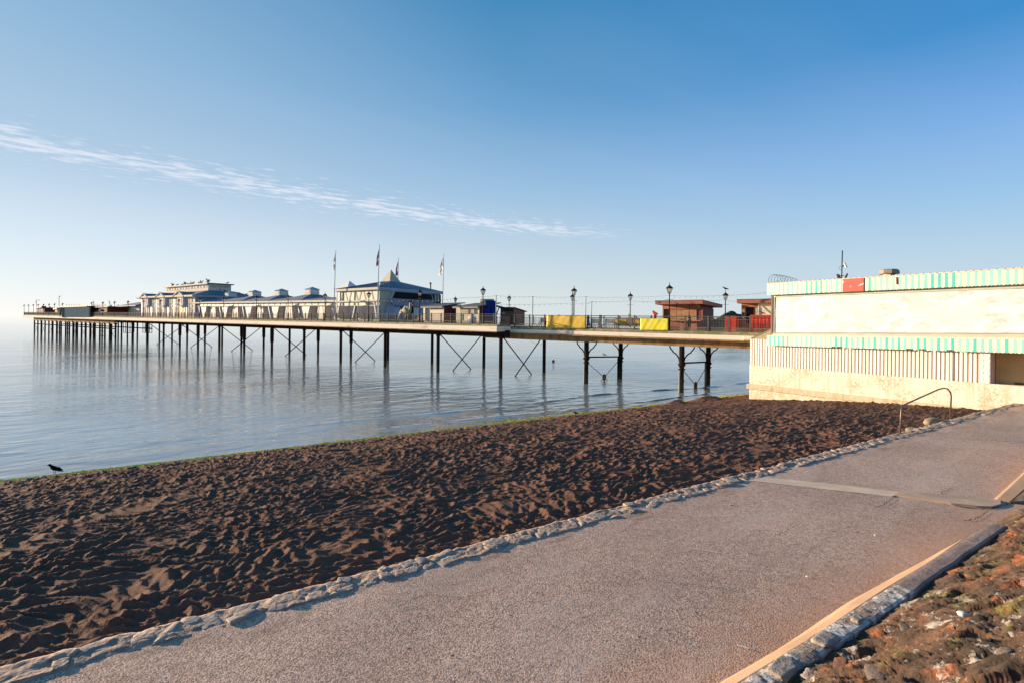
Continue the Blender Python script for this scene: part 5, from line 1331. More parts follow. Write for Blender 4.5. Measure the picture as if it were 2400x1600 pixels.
# --- brown low hut
w_ = 7.0; sa, zE = pp(1205, 721.8, w_); sb_, _ = pp(1173, 721.8, w_); wB, zB = ppw(1230, sa, 731.5)
bh = thing('low_brown_hut', 'low brown boarded hut with a falling roof and small white notice', 'hut', W(sa, w_ + 1.5, DK(sa)))
mb = MB(); mb.prism([W(sa, w_, DK(sa)), W(sa, w_, zE), W(sa, wB, zB), W(sa, wB, DK(sa))], Vector(W(sb_ - sa, 0, 0)) - Vector(W(0, 0, 0))); mb.build('wall', M['redbrown'], bh)
mb = MB(); mb.prism([W(sa - .15, w_ - .15, zE), W(sa - .15, w_ - .15, zE + .09), W(sa - .15, wB + .25, zB + .09), W(sa - .15, wB + .25, zB)], Vector(W(sb_ - sa + .3, 0, 0)) - Vector(W(0, 0, 0))); mb.build('roof', M['hutside'], bh)
polyp('notice', M['white'], bh, [(1178, 731.5), (1183, 731.5), (1183, 736.5), (1178, 736.5)], .04, w_)
polyp('sign_board', M['dark'], bh, [(1180, 723.5), (1203, 723.5), (1203, 729), (1180, 730)], .06, w_)
for i in range(8): z = DK(sa) + .15 + i * .24; part('board', M['redbrown'], bh, sa - .03, sa - .005, w_ + .05, wB - .05, z, z + .2) if z < zB - .2 else None

# --- brown boarded kiosk
w_ = 6.2; sa, zE = pp(1642.5, 706, w_); sb_, _ = pp(1553, 712, w_); wB, zB = ppw(1679, sa, 716.5)
bk1 = thing('brown_kiosk', 'large brown kiosk boarded up with plywood sheets and sloping roof', 'kiosk', W((sa + sb_) / 2, w_ + 2, DK(sa)))
zE2 = zE - .28
mb = MB(); mb.prism([W(sa + .3, w_, DK(sa)), W(sa + .3, w_, zE2), W(sa + .3, wB, zB - .2), W(sa + .3, wB, DK(sa))], Vector(W(sb_ - sa - .3, 0, 0)) - Vector(W(0, 0, 0))); mb.build('wall', M['redbrown'], bk1)
nb_ = 14
for i in range(nb_):      # weatherboards on the end, its shade darkened into the maroon
    z0 = DK(sa) + .05 + i * .2
    def topat(ww): return zE2 + (zB - .2 - zE2) * (ww - w_) / (wB - w_)
    wend = wB
    if z0 + .18 > topat(wB):
        wend = w_ + (wB - w_) * (zE2 - (z0 + .18)) / (zE2 - (zB - .2))
    if wend > w_ + .3: part('board', M['hutside'], bk1, sa + .24, sa + .29, w_ + .02, wend, z0, z0 + .18)
mb = MB(); xR = sa - .45
mb.prism([W(xR, w_ - 1.0, zE - .28), W(xR, w_ - 1.0, zE + .03), W(xR, wB + .35, zB + .06), W(xR, wB + .35, zB - .2)], Vector(W(sb_ - sa + .75, 0, 0)) - Vector(W(0, 0, 0))); mb.build('roof', M['redbrown'], bk1)
mb = MB(); mb.prism([W(xR - .01, w_ - 1.02, zE + .032), W(xR - .01, w_ - 1.02, zE + .07), W(xR - .01, wB + .37, zB + .10), W(xR - .01, wB + .37, zB + .062)], Vector(W(sb_ - sa + .8, 0, 0)) - Vector(W(0, 0, 0))); mb.build('roof_felt', M['tileroof'], bk1)
for (a, b_, y0, y1) in ((1560, 1586, 714.5, 724), (1586.5, 1616, 713.8, 724), (1616.5, 1641, 713.5, 723.5), (1571.5, 1586, 724.5, 752), (1586.5, 1597, 724.5, 752), (1597.3, 1615, 724.5, 753), (1615.4, 1633, 724.5, 753)):
    polyp('plywood_sheet', M['plywood'], bk1, [(a, y0), (b_, y0), (b_, y1), (a, y1)], random.uniform(.05, .09), w_ - .01)
for pts in ([(1556, 724.5), (1568, 724.5), (1568, 752), (1556, 752)], [(1634, 724.5), (1646, 725), (1646, 755), (1634, 755)]): polyp('dark_recess', M['hutside'], bk1, pts, .03, w_ - .01)
polyp('frame', M['redbrown'], bk1, [(1555, 723.3), (1648, 724), (1648, 725.6), (1555, 724.8)], .16, w_ - .02)
polyp('frame', M['redbrown'], bk1, [(1555, 724), (1557, 724), (1557, 752), (1555, 752)], .14, w_ - .02)
polyp('frame', M['redbrown'], bk1, [(1645.5, 725), (1647.8, 725), (1647.8, 752), (1645.5, 752)], .14, w_ - .02)
polyp('counter', M['plywood'], bk1, [(1572, 751), (1645, 751), (1645, 753), (1572, 753)], .35, w_ - .02)

# --- second brown kiosk (part hidden by the seafront building)
w_ = 6.2; sa, zE = pp(1815, 702, w_); sb_, _ = pp(1738, 704, w_)
k2 = thing('brown_kiosk', 'brown kiosk with flat overhanging roof and open serving hatch beside the seafront building', 'kiosk', W((sa + sb_) / 2, w_ + 2, DK(sa)))
zE1 = pp(1738, 703, w_ - 1)[1]; zb = DK(sa)
part('wall', M['redbrown'], k2, sa, sb_, w_, w_ + 3.5, zb, zE1 - .3)
part('roof', M['redbrown'], k2, sa - .4, PX(1726.5, w_ - 1), w_ - 1.0, w_ + 4, zE1 - .28, zE1)
part('roof_felt', M['tileroof'], k2, sa - .4, PX(1726, w_ - 1), w_ - 1.02, w_ + 4, zE1 + .003, zE1 + .05)
polyp('header', M['plywood'], k2, [(1738.5, 711.5), (1810, 712), (1810, 720), (1738.5, 719.5)], .06, w_ - .01)
polyp('opening', M['glassdk'], k2, [(1749.5, 720.5), (1766, 720.5), (1766, 758), (1749.5, 758)], .04, w_ - .01)
polyp('opening', M['glass'], k2, [(1771, 721.5), (1776, 721.5), (1776, 758), (1771, 758)], .04, w_ - .01)
polyp('notice_frame', M['white'], k2, [(1738.5, 723.8), (1746, 723.8), (1746, 731), (1738.5, 731)], .05, w_ - .01); polyp('notice', M['tan'], k2, [(1739.3, 724.8), (1745, 724.8), (1745, 730), (1739.3, 730)], .07, w_ - .01)
polyp('notice_frame', M['tan'], k2, [(1738.5, 732.5), (1746, 732.5), (1746, 740), (1738.5, 740)], .05, w_ - .01); polyp('notice', M['black'], k2, [(1739.3, 733.4), (1745, 733.4), (1745, 739.2), (1739.3, 739.2)], .07, w_ - .01)
polyp('notice', M['fwhite'], k2, [(1739, 743), (1745.5, 743), (1745.5, 747), (1739, 747)], .05, w_ - .01)
ht2 = polyp('hatch_door', M['creamlt'], k2, [(1777, 712.5), (1812, 712.5), (1812, 739), (1777, 739)], .06, w_ - .5)
for pts in ([(1778, 713.5), (1781, 713.5), (1808, 738), (1805, 738.5)], [(1776.5, 712), (1779, 712), (1779, 739), (1776.5, 739)], [(1777, 711.5), (1812, 711.5), (1812, 713.5), (1777, 713.5)]): polyp('batten', M['block'], k2, pts, .05, w_ - .57)
def rbox(label, xa, xb, y0, y1, w_, dp, nm='red_container'):
    sa, zt = pp(xb, y0, w_); sb_ = PX(xa, w_); r = thing(nm, label, 'container', W((sa + sb_) / 2, w_ + dp / 2, DK(sa)))
    part('body', M['brightred'], r, sa, sb_, w_, w_ + dp, DK(sa), zt - .05)
    part('lid', M['brightred'], r, sa - .05, sb_ + .05, w_ - .06, w_ + dp + .04, zt - .048, zt + .03)
    n_ = 6
    for i in range(n_): a = sa + (sb_ - sa) * (i + .5) / n_; part('rib', M['brightred'], r, a - .04, a + .04, w_ - .04, w_ - .002, DK(sa) + .1, zt - .15)
rbox('bright red counter box before the kiosk with the open hatch', 1760, 1812, 739.5, 767, 3.4, 1.2)
rbox('dark bright red box standing behind the railing left of the kiosk with the open hatch', 1700, 1725, 742, 765, 5.0, 1.0)

# furled parasol
s_, z = pp(1615.5, 738, 3.4)
pr = thing('furled_parasol', 'furled black parasol standing behind the railing before the boarded kiosk', 'parasol', W(s_, 3.4, DK(s_)))
mb = MB(); mb.tube([W(s_, 3.4, DK(s_)), W(s_, 3.4, pp(1615.5, 727, 3.4)[1])], .02, 6); mb.build('pole', M['iron'], pr)
mb = MB(); H = z - DK(s_); mb.lathe([(.10, .1), (.12, .2), (.13, H * .5), (.17, H * .6), (.16, H * .75), (.08, H * .92), (.02, H)], 8, W(s_, 3.4, DK(s_))); mb.build('canopy', M['black'], pr, smooth=True)

# banners
def banner(nm, x0, x1, y0, y1, y0r, y1r, mt, label):
    w_ = NW - .02; nx_, nz = 26, 9; mb = MB()
    for i in range(nx_ + 1):
        f = i / nx_; x = x0 + (x1 - x0) * f
        for j in range(nz + 1):
            g = j / nz; ya = y0 + (y0r - y0) * f; yb = y1 + (y1r - y1) * f
            sagv = .8 * abs(math.sin(f * 14)) * (1 - g) * (1 if j == 0 else .5); y = ya + (yb - ya) * g + sagv
            s_, z = pp(x, y, w_); dd = .014 * math.sin(f * 14 + g * 2) * (1 - g * .5) + .008 * math.sin(f * 31 + g * 7) + .04 * g
            mb.v.append(W(s_, w_ - .05 - dd * .8, z))
    for i in range(nx_):
        for j in range(nz): a = i * (nz + 1) + j; mb.face([a, a + 1, a + nz + 2, a + nz + 1])
    o = mb.build(nm, M[mt], smooth=True); sm = o.modifiers.new('thick', 'SOLIDIFY'); sm.thickness = .012; return tag(o, label, 'banner')
banner('banner', 1282, 1374.5, 739, 768.5, 740, 770, 'ban1', 'long orange yellow banner with sagging edges tied to the railing, left of two')
banner('banner', 1501.5, 1567, 746.5, 774, 746.5, 774.5, 'ban2', 'shorter bright yellow banner tied to the railing beside the lamp, right of two')
yw = thing('yellow_wall', 'low yellow boarded barrier behind the railing between the two banners', 'barrier', W(PX(1470, 8), 8, DK(-8)))
for x in range(1443, 1503, 5): polyp('board', M['yellow'], yw, [(x, 748.5), (x + 4.8, 748.5), (x + 4.8, 764), (x, 764)], .06, 8)
polyp('top_rail', M['timber'], yw, [(1442, 746.5), (1503, 747), (1503, 748.6), (1442, 748.2)], .12, 8)
pt = thing('barrel_planter', 'dark brown rounded wooden tub before the yellow barrier below a lamp', 'tub', W(PX(1477.5, 7), 7, DK(-8)))
s_ = PX(1477.5, 6.5); zt = pp(1477.5, 744, 6.5)[1]
for k in range(7): x = 1470 + k * 2.1; polyp('stave', M['timber'], pt, [(x, 746 - 1.8 * math.sin((k + .5) / 7 * 3.14)), (x + 2, 746 - 1.8 * math.sin((k + .5) / 7 * 3.14)), (x + 2, 764), (x, 764)], .3, 6.5)
o = polyp('lamp_sign', mat('green_sign', (.12, .24, .06), .5), None, [(1473.3, 736), (1479, 736), (1479, 743.5), (1473.3, 743.5)], .04, 12.4); tag(o, 'small green sign fixed to the lamp post behind the yellow barrier', 'sign')
# benches
def bench(label, xa, xb, yt, w_, mt='timber'):
    sa = PX(xb, w_); sb_ = PX(xa, w_); z = DK(sa); r = thing('bench', label, 'bench', W((sa + sb_) / 2, w_, z))
    for k in range(3): part('seat_slat', M[mt], r, sa, sb_, w_ + .12 * k, w_ + .12 * k + .09, z + .43, z + .46)
    for k in range(4): part('back_slat', M[mt], r, sa, sb_, w_ + .40 + .02 * k, w_ + .43 + .02 * k, z + .52 + .12 * k, z + .61 + .12 * k)
    for a in (sa + .05, sb_ - .1): part('leg', M['iron'], r, a, a + .06, w_, w_ + .06, z, z + .62); part('leg', M['iron'], r, a, a + .06, w_ + .42, w_ + .48, z, z + 1.0)
bench('dark bench seen through the railing right of the orange yellow banner', 1381, 1405, 750, 9)
bench('dark bench seen through the railing left of the yellow barrier', 1414, 1442, 752, 9)
bench('red brown bench behind the railing left of the bird statue', 908, 926, 740, 3, 'redbrown')
bench('red brown bench behind the railing right of the bird statue', 966, 992, 740, 3, 'redbrown')
bench('dark bench behind the railing between the low brown hut and the orange yellow banner', 1262, 1280, 745, 8)
# coin viewer
s_, z = pp(1535, 746, 4); vw = thing('coin_viewer', 'bright red coin operated viewer tilted on its post above the yellow banner', 'viewer', W(s_, 4, DK(s_)))
zt = pp(1535, 737, 4)[1]; mb = MB(); mb.lathe([(.16, 0), (.07, .1), (.07, 1.0), (.14, 1.1), (.16, zt - DK(s_) - .1), (.12, zt - DK(s_))], 8, W(s_, 4, DK(s_))); mb.build('post', M['brightred'], vw)
P = [pp(x, y, 4) for x, y in ((1531, 731), (1533.5, 730.2), (1541, 735), (1540, 738), (1532, 736.5))]; mb = MB(); mb.prism([W(a, 4.15, b_) for a, b_ in P], Vector(W(0, -.3, 0)) - Vector(W(0, 0, 0))); mb.build('head', M['brightred'], vw)
a, b_ = pp(1532, 731, 4), pp(1530.5, 730, 4); mb = MB(); mb.tube([W(a[0], 4, a[1]), W(b_[0], 4, b_[1])], .09, 8); mb.build('eyepiece', M['black'], vw)

# festoon lights
def fpole(px, ytop, w_, label, xt=None):
    s_, zt = pp(px if xt is None else xt, ytop, w_); s0 = PX(px, w_); r = thing('festoon_pole', label, 'pole', W(s0, w_, DK(s0) - (.8 if w_ < .1 else 0)))
    mb = MB(); mb.tube([W(s0, w_, DK(s0)), W(s_, w_, zt)], .045, 6); mb.build('pole', M['steel'], r)
    a, b_ = PX((px if xt is None else xt) - 2.6, w_), PX((px if xt is None else xt) + 2.6, w_)
    mb = MB(); mb.tube([W(a, w_, zt - .03), W(b_, w_, zt - .03)], .025, 5); mb.build('crossbar', M['steel'], r)
fpole(1162.8, 692.7, .1, 'thin pole carrying light strings at the corner where the pier narrows')
fpole(1248.5, 695, NW + .2, 'thin pole carrying light strings left of the orange yellow banner')
fpole(1372.3, 695.5, 6.5, 'thin pole with light strings behind the right end of the orange yellow banner', 1373)
fpole(1385.3, 706.5, 12, 'thinner pole with light strings right of the orange yellow banner', 1387)
def festoon(label, pts, w0s, n, sag, nm='string_lights'):
    P = []
    for (x, y), w_ in zip(pts, w0s): s_, z = pp(x, y, w_); P.append(Vector(W(s_, w_, z)))
    r = thing(nm, label, 'string lights', P[0], 'festoon strings along the pier')
    path_ = []
    for a, b_, k in zip(P[:-1], P[1:], n):
        for i in range(k): f = i / k; q = a.lerp(b_, f); q.z -= sag * (b_ - a).length / 10 * 4 * f * (1 - f); path_.append(q)
    path_.append(P[-1])
    mb = MB(); mb.tube(path_, .010, 4); mb.build('wire', M['iron'], r)
    bm_ = MB(); bm_.lathe([(.016, 0), (.016, -.06), (.032, -.10), (.028, -.14), (.01, -.16)], 6); me = bm_.mesh('bulb', [M['bulb']])
    for q in path_[1::1]: inst('bulb', me, q, 0, r)
festoon('nearer string of pearl bulbs from the pavilion past the blue signs to the seafront building', [(885, 703.5), (945, 704), (1040, 702), (1090, 697.5), (1162.8, 693.5), (1248.5, 696), (1373, 696), (1568, 693.5), (1699, 693.3), (1803, 686)], [2, 1.0, 1.2, 1, .1, NW + .2, 6.5, 3, 4.5, 5], [7, 8, 6, 9, 8, 15, 14, 10, 8], .10)
festoon('farther lower string of pearl bulbs behind the lamps on the narrow part of the pier', [(1166, 713), (1240, 714), (1341, 710.5), (1373, 711), (1387, 707.5), (1477, 706), (1560, 708), (1660, 705), (1699, 703.3), (1727, 707)], [13, 13, 14, 9, 12, 13, 13, 14, 14, 9], [7, 8, 4, 4, 9, 8, 7, 3, 3], .06)
festoon('string of pearl bulbs along the dark slanted window of the pavilion', [(975, 698), (1010, 702), (1034, 703.5)], [3, 8, 12], [7, 3], .02)

# ------------------------------------------------------------------ birds
def bird_mesh(mt, up_=0.0, wing=False):
    mb = MB()   # bird along +x (head at +x), about 0.46 long
    mb.loft([((-.27, 0, .10 - .02), .012, .008), ((-.17, 0, .12), .028, .018), ((-.08, 0, .15), .055, .05), ((.02, 0, .175), .07, .07), ((.10, 0, .20 + up_ * .3), .06, .065), ((.15, 0, .245 + up_), .035, .04), ((.19, 0, .27 + up_), .038, .038), ((.225, 0, .27 + up_), .02, .02), ((.28, 0, .255 + up_), .004, .005)], 8)
    for y in (-.025, .025): mb.tube([(.02, y, .12), (.01, y, .05), (.02, y, 0), (.06, y, 0)], .006, 4)
    mb.loft([((-.22, .05, .11), .01, .01), ((-.08, .065, .16), .012, .04), ((.06, .06, .19), .008, .03)], 6); mb.loft([((-.22, -.05, .11), .01, .01), ((-.08, -.065, .16), .012, .04), ((.06, -.06, .19), .008, .03)], 6)
    if wing: mb.prism([(-.05, .05, .2), (.08, .05, .2), (.02, .22, .42), (-.12, .30, .48)], (0, .01, .015)); mb.prism([(-.05, -.05, .2), (.08, -.05, .2), (.02, -.22, .42), (-.12, -.30, .48)], (0, .01, .015))
    me = mb.mesh('bird', mt, smooth=True); return me
BC_ = bird_mesh(M['bird']); BG = bird_mesh(M['gull']); BW = bird_mesh(M['bird'], 0, True)
def bird(nm, me, loc, rz, sc, label, cat, group=None): o = inst(nm, me, loc, rz, None, (sc, sc, sc)); return tag(o, label, cat, group)
t_, d_ = ll(129, 1104.5, .05); bird('crow', BC_, L(t_, d_, sz(t_, d_) + .01), math.pi - .1, 1.15, 'black crow standing at the water edge at the far left of the beach', 'crow')
t_, d_ = ll(1350, 976, .08); bird('crow', BC_, L(t_, d_, sz(t_, d_)), math.pi + .6, .80, 'small black crow at the water edge before the pier piles', 'crow')
_s = PX(1375.5, NW + .7); bird('gull', BG, W(_s, NW + .7 + 3.6, RN(_s) - 2.42 - 1.38 - .15 + .07), math.pi + .2, .95, 'grey young gull standing on the strut between two pier columns', 'gull')
lp = lamps[1700].location; bird('crow', BC_, (lp.x, lp.y, lp.z + 3.82), math.pi + .1, 1.3, 'dark crow perched on top of the lamp between the two brown kiosks', 'crow')
s_, z = pp(1786, 739, 3.9); bird('gull', bird_mesh(M['gull']), W(s_, 3.9, z), math.pi, 1.1, 'grey gull standing on the bright red counter box', 'gull')
GL = ['leftmost dark gull on the front edge of the clerestory roof', 'dark gull on the clerestory roof just right of the leftmost one', 'dark gull with wings up, third from the left end of the clerestory roof',
      'dark gull on the clerestory roof between two birds with raised wings, left of centre', 'dark gull at the middle of the clerestory roof row', 'dark gull right of the middle of the clerestory roof row', 'dark gull with wings up right of the middle of the clerestory roof',
      'dark gull just left of the gap in the clerestory roof row', 'left of two dark gulls close together near the right of the clerestory roof', 'right of two dark gulls close together near the right of the clerestory roof']
for i, x in enumerate((404, 414.5, 427, 433, 440.5, 445.5, 449, 453, 466, 471)):
    s_ = PX(x, WC + .5); bird('gull', BC_ if i % 3 else BW, W(s_, WC + .5, zcT + .18), random.choice((0, math.pi)) + random.uniform(-.4, .4), 1.55, GL[i], 'gull', 'dark gulls lined up on the clerestory roof')
s_ = PX(487, WC + .5); bird('gull', BW, W(s_, WC + .5, zcT + .18), 0, 1.9, 'dark gull with raised wings at the right front corner of the clerestory roof', 'gull')
s_ = PX(501, 9); bird('gull', BC_, W(cR + .3, 9.6, zcT + .18), 0, 1.6, 'dark gull alone at the far right end of the clerestory roof', 'gull')
for (x, y, lb) in ((521, 682, 'dark gull on the roof ridge between the clerestory and the leftmost cupola, left of two'), (531, 684, 'dark gull beside the leftmost cupola, right of two'),
                   (554, 690, 'dark gull on the roof slope just right of the leftmost cupola'), (569.5, 692.5, 'dark gull on the roof slope between two cupolas, higher of three'), (576, 693.5, 'dark gull on the roof slope between two cupolas, middle of three'), (581, 699, 'dark gull on the roof slope between two cupolas, lowest of three')):
    s_, z = pp(x, y, 7.2 if y < 690 else 6.2)
    bird('gull', BC_, W(s_, 6.8, z), random.uniform(0, 6), 1.4, lb, 'gull')
# ------------------------------------------------------------------ seafront building (right)
sf = thing('seafront_building', 'cream seafront building with turquoise striped fascia boards and a bleached poster', 'building', B(6, 1, ZP - 1))
def bpart(nm, mt, t0, t1, q0, q1, z0, z1, dz=0, par=sf): mb = MB(); mb.box(B, t0, t1, q0, q1, z0, z1, 0, dz); return mb.build(nm, mt, par)
TE = 17.0; tU = 1.34
bpart('base_wall', M['basewall'], 0, TE, 0, .6, -1.5, 2.90)
bpart('ledge', M['ledge'], -.12, 11.0, -.13, -.003, 1.34, 1.66)
bpart('ledge', M['ledge'], -.12, -.003, -.003, 1.2, 1.34, 1.66)
bpart('end_wall', M['basewall'], 0, .3, .61, 14, -1.5, 2.9)
bpart('body', M['cream'], tU + .05, TE, 1.5, 14, 2.91, 8.0)
bpart('upper_wall', M['postergrey'], tU + .1, TE, .12, 1.49, 4.6, 7.9)
bpart('low_wall_back', M['corrgap'], .03, 12.05, .06, .5, 2.905, 4.6)
# lean-to at the seaward corner
mb = MB(); mb.hexa([B(.02, .1, 4.61), B(tU + .1, .1, 5.25), B(tU + .1, 3, 5.25), B(.02, 3, 4.61), B(.0, .08, 4.66), B(tU + .1, .08, 5.32), B(tU + .1, 3.0, 5.32), B(.0, 3.0, 4.66)]); mb.build('lean_to_roof', M['moss'], sf)
mb = MB(); mb.prism([B(.03, .12, 4.60), B(tU + .1, .12, 4.60), B(tU + .1, .12, 5.24)], Vector(B(0, .05, 0)) - Vector(B(0, 0, 0))); mb.build('lean_to_cheek', M['moss'], sf)
# corrugated sheets
def corr_mesh(n, pitch, h):
    mb = MB(); prof = []
    for i in range(n):
        x = i * pitch; prof += [(x, 0), (x + .012, -.038), (x + pitch * .58, -.038), (x + pitch * .58 + .012, 0)]
    prof.append((n * pitch, 0)); k = len(prof)
    for x, y in prof: mb.v += [(x, y, 0), (x, y, h)]
    for i in range(k - 1): mb.face([2 * i, 2 * i + 2, 2 * i + 3, 2 * i + 1], 1 if (i % 4) == 3 else 0)
    return mb.mesh('corrugated_sheet', [M['corr'], M['corrgap']])
BROT = math.atan2(BT.y, BT.x)
me = corr_mesh(6, .175, 1.70)
t_ = .02; k = 0
while t_ < 11.5:
    o = inst('corrugated_sheet', me, B(t_, .055 - .004 * (k % 2), 2.905), BROT, sf); t_ += 1.05; k += 1
# local mesh y axis must point into the wall: BROT frame y = +q side
# (q direction is the left normal of BT rotated) -> checked in render
bpart('pier_panel', M['brickwhite'], 11.62, 11.98, -.01, .055, 2.905, 4.62)
bpart('corner_board', M['corr'], 10.52, 10.60, -.02, .05, 2.905, 4.4)
bpart('jamb', M['brickwhite'], 11.98, 12.0, .0, .75, 2.905, 4.62)
for r_ in range(12):
    for c_ in range(2):
        a = 11.64 + c_ * .17 - (.06 if r_ % 2 else 0); a = max(a, 11.625); bpart('brick', M['brickwhite'], a, min(a + .155, 11.975), -.016, -.011, 2.92 + r_ * .14, 2.92 + r_ * .14 + .125)
bpart('recess_door', M['door'], 12.02, 15, .70, .76, 2.9, 4.62)
bpart('recess_soffit', M['postergrey'], 12.0, TE, .05, .9, 4.5, 4.62)
bpart('door_gap', M['black'], 12.7, 15, .66, .699, 2.902, 2.99)
bpart('leaf_board', M['door'], 12.04, 12.16, .64, .70, 2.9, 4.5)
# poster
def zp(t): return 0
mb = MB(); nx_, nz = 60, 8
for i in range(nx_ + 1):
    for j in range(nz + 1):
        t_ = tU + .32 + (13.4 - tU) * i / nx_; g = j / nz; mb.v.append(B(t_, .02 + .015 * math.sin(i * .9 + j) * g * (1 - g) * 3 + .01 * math.sin(i * .35), 5.02 + .02 * t_ + (7.28 - 5.02) * g))
for i in range(nx_):
    for j in range(nz): a = i * (nz + 1) + j; mb.face([a, a + 1, a + nz + 2, a + nz + 1])
mb.build('poster', M['poster'], sf, smooth=True)
bpart('poster_frame', M['postergrey'], tU + .2, TE, -.03, .11, 7.29, 7.44)
bpart('poster_frame', M['postergrey'], tU + .2, TE, -.05, .11, 4.88, 5.03, .3 * .5)
bpart('poster_frame', M['creamlt'], tU + .2, TE, -.09, -.051, 4.90, 4.93, .15)
bpart('corner_post', M['timber'], tU + .12, tU + .22, -.06, .2, 4.7, 7.45)
bpart('corner_post', M['postergrey'], tU + .235, tU + .33, -.02, .1, 4.9, 7.35)
# fascia strips
def strip_mesh(wd, h, mt, scal=True, nb=5):
    mb = MB(); pts = [(wd, 0, 0), (wd, 0, h), (0, 0, h), (0, 0, 0)]
    if scal: pts += [(wd * .5 - wd * .5 * math.cos(a), 0, -.045 * math.sin(a)) for a in [math.pi * i / nb for i in range(1, nb)]]
    mb.prism(pts, (0, .02, 0)); return mb.mesh('stripe', mt)
P_ = .277; h1 = .70
sm = {}
for key in ('turq', 'turqf', 'stripew'):
    wd = P_ * (.44 if key != 'stripew' else .56)
    for nm_, hh in (('u', h1), ('l', .60)): sm[key + nm_] = strip_mesh(wd - .003, hh, M[key])
fas = lambda t: 7.46 + .003 * t
t_ = tU; i = 0
tr0, tr1 = bb(1975, 680, -.3)[0], bb(2024, 680, -.3)[0]
vividU = set(list(range(8, 12)) + list(range(17, 21)) + list(range(30, 34)))
while t_ < 15.5:
    a = t_; b_ = t_ + P_ * .56
    if not (tr0 - .08 < a < tr1 - .05):
        inst('stripe', sm['stripewu'], B(a, -.30, fas(a) + random.uniform(-.004, .004)), BROT, sf)
        if not (tr0 - .08 < b_ < tr1 - .05): inst('stripe', sm[('turq' if i in vividU else 'turqf') + 'u'], B(b_, -.302, fas(a) + random.uniform(-.004, .004)), BROT, sf)
    t_ += P_; i += 1
bpart('red_panel', M['redpanel'], tr0, tr1, -.31, -.28, 7.44, 8.17)
t_ = tU - .02; i = 0; vividL = set(list(range(0, 5)) + [14, 15, 16] + list(range(19, 26, 2)) + [28, 29, 31, 33, 36, 40])
zl = lambda t: 4.86 + .0125 * t
while t_ < 15.5:
    a = t_; b_ = t_ + P_ * .56; z = zl(a) - .60; broken = i in (14, 15, 27, 29, 33)
    o = inst('stripe', sm['stripewl'], B(a, -.26, z + (.06 if broken else 0)), BROT, sf, (1, 1, .9 if broken else 1))
    o = inst('stripe', sm[('turq' if i in vividL else 'turqf') + 'l'], B(b_, -.262, z + (.05 if broken and i != 14 else 0)), BROT, sf, (1, 1, .92 if broken and i != 14 else 1))
    t_ += P_; i += 1
bpart('fascia_back', M['timber'], tU + .02, TE, -.275, -.255, 7.48, 8.15)
bpart('fascia_end', M['stripew'], tU - .02, tU, -.30, .5, 7.46, 8.16)
bpart('coping', M['creamlt'], tU - .02, TE, -.34, .3, 8.165, 8.20)
t_ = tU + .1
while t_ < 14: mb = MB(); mb.tube([B(t_, -.36, 8.205), B(t_, .3, 8.22)], .022, 6); mb.build('coping_roll', M['corrgap'], sf); t_ += P_
bpart('lower_fascia_back', M['timber'], tU + .02, TE, -.23, -.21, 4.36, 4.80, .15)
bpart('lower_fascia_top', M['creamlt'], tU, TE, -.27, .05, 4.86, 4.885, .19)
bpart('roof', M['tileroof'], tU, TE, .3, 14, 7.95, 8.12)
bpart('soffit', M['postergrey'], tU, TE, -.25, .12, 7.446, 7.47)
def tz(px, py, q): return bb(px, py, q)
# pipe on fascia
a = tz(2101, 650, -.33); b_ = tz(2101.5, 667, -.33); mb = MB(); mb.tube([B(a[0], -.33, a[1]), B(b_[0], -.33, b_[1])], .03, 6); mb.build('pipe', mat('rusty_red', (.32, .08, .05), .6), sf)
# roof vent
a0_, z0_ = tz(2084, 645, .8); Rr = 0.0
vt = thing('roof_vent', 'grey mushroom shaped roof vent on the seafront building roof', 'vent', B(a0_, .8, 8.1))
mb = MB(); zz = tz(2084, 632, .8)[1]; wv = (tz(2109, 640, .8)[0] - tz(2060, 640, .8)[0]) / 2
mb.lathe([(wv * .72, 8.05), (wv * .50, zz - .26), (wv * .45, zz - .22)], 8, B(a0_, .8, 0), rot=.39); mb.build('base', M['conc'], vt)
mb = MB(); mb.lathe([(wv * .5, zz - .27), (wv * .98, zz - .25), (wv, zz - .20), (wv * .93, zz - .04), (wv * .75, zz + .0), (wv * .3, zz + .01)], 8, B(a0_, .8, 0), rot=.39); mb.build('cap', mat('vent_cap', (.28, .23, .17), .6, .3, 6), vt)
# mast with camera and floodlights
a0_, z0_ = tz(1972.5, 655, .4); a1_, z1_ = tz(1974.5, 587.5, .4)
mst = thing('camera_pole', 'thin black pole with a camera and two floodlights on the building roof', 'pole', B(a0_, .4, 8.12))
mb = MB(); mb.tube([B(a0_, .4, 8.1), B(a1_, .4, z1_)], .03, 6); mb.build('pole', M['iron'], mst)
def bq(px, py, q=.4): t__, z__ = bb(px, py, q); return Vector(B(t__, q, z__))
mb = MB(); mb.tube([bq(1979, 617.5), bq(1984.5, 628)], .055, 8); cm_ = mb.build('camera', M['creamlt'], mst)
mb = MB(); mb.tube([bq(1972.5, 627), bq(1976, 624), bq(1979.5, 622)], .03, 5); mb.build('bracket', M['iron'], mst)
mb = MB(); mb.ring(bq(1970, 629), BT.to_3d(), (0, 0, 1), .09, .008, 10, 4); mb.build('cable', M['iron'], mst)
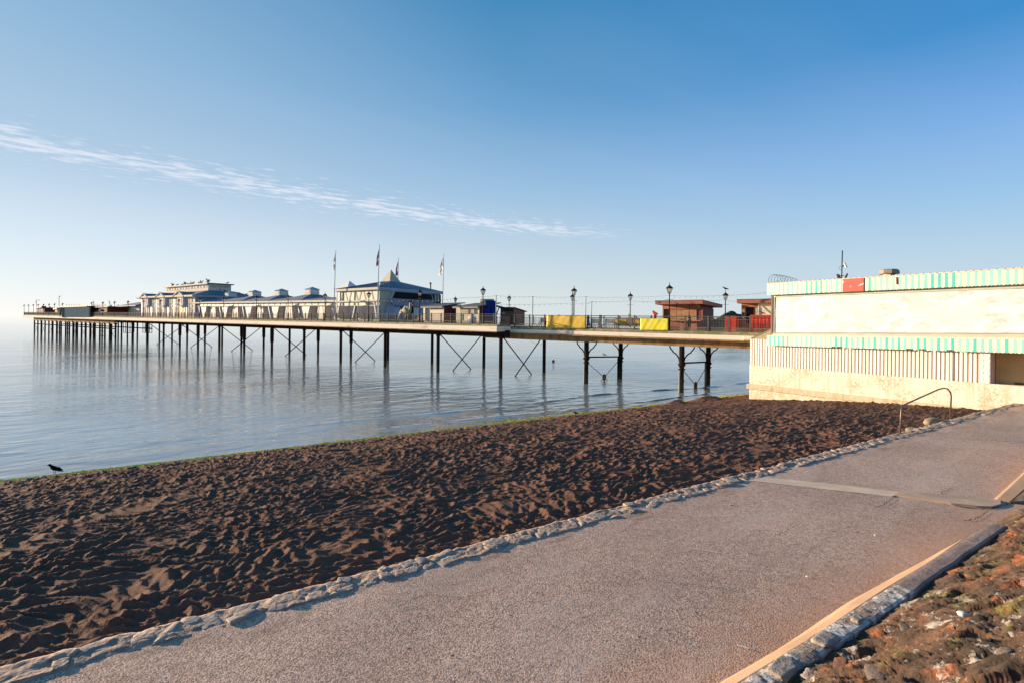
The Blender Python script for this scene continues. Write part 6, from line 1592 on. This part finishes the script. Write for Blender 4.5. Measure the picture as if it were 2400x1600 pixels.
mb = MB(); mb.tube([bq(1967, 648), bq(1972, 646), bq(1979, 647)], .02, 5); mb.build('bracket', M['iron'], mst)
for pts, in ((((1960, 643), (1965, 643), (1969, 652), (1963, 653)),), (((1985, 641), (1985.5, 643), (1982, 651.5), (1979, 650.5)),)):
    mb = MB(); mb.prism([bq(*p, .3) for p in pts], Vector(B(0, .12, 0)) - Vector(B(0, 0, 0))); mb.build('floodlight', M['iron'], mst)
# razor wire
rz_ = MB(); A0 = bq(1812, 659, .2); A1 = bq(1866, 662, .2)
for k in range(9):
    f = k / 8; c = A0.lerp(A1, f); r_ = .29 - .2 * f ** 1.5; c.z = 8.2 + r_ * .95
    rz_.ring(c, (BT.x * .55 + BQ.x * .6, BT.y * .55 + BQ.y * .6, .15), (0, 0, 1), r_, .010, 18, 4)
o = rz_.build('razor_wire', M['iron']); tag(o, 'coil of thin razor wire on the seaward corner of the building roof', 'razor wire')
cb = MB(); cb.tube([bq(1866, 664), bq(1895, 663), bq(1925, 659.5), bq(1945, 656), bq(1972, 653)], .015, 4); o = cb.build('roof_cable', M['iron']); tag(o, 'dark cable lying along the roof edge between razor wire and camera pole', 'cable')
# handrail
hr = thing('handrail', 'bent tubular metal handrail at the kerb by the beach steps', 'handrail', L(*ll(2110, 1016, ZP), ZP))
p1 = Vector(L(*ll(2109, 1015, ZP), ZP)); p2 = Vector(L(*ll(2227, 979, ZP), ZP))
def onplane(px, py):     # pixel onto the vertical plane through p1,p2
    u, v = ray(px, py); d = (p2 - p1).to_2d().normalized(); n_ = Vector((-d.y, d.x)); D = p1.to_2d().dot(n_) / (u * n_.x + n_.y); return Vector((u * D, D, E + v * D))
pts = [p1 - Vector((0, 0, .1)), onplane(2112.5, 962), onplane(2114, 954), onplane(2118, 949), onplane(2127, 944), onplane(2200, 911.5), onplane(2212, 908.5), onplane(2221, 910.5), onplane(2227.5, 918), onplane(2229.5, 928), p2 - Vector((0, 0, .05))]
mb = MB(); mb.tube(pts, .027, 10); mb.build('rail', M['handrail'], hr, smooth=True)
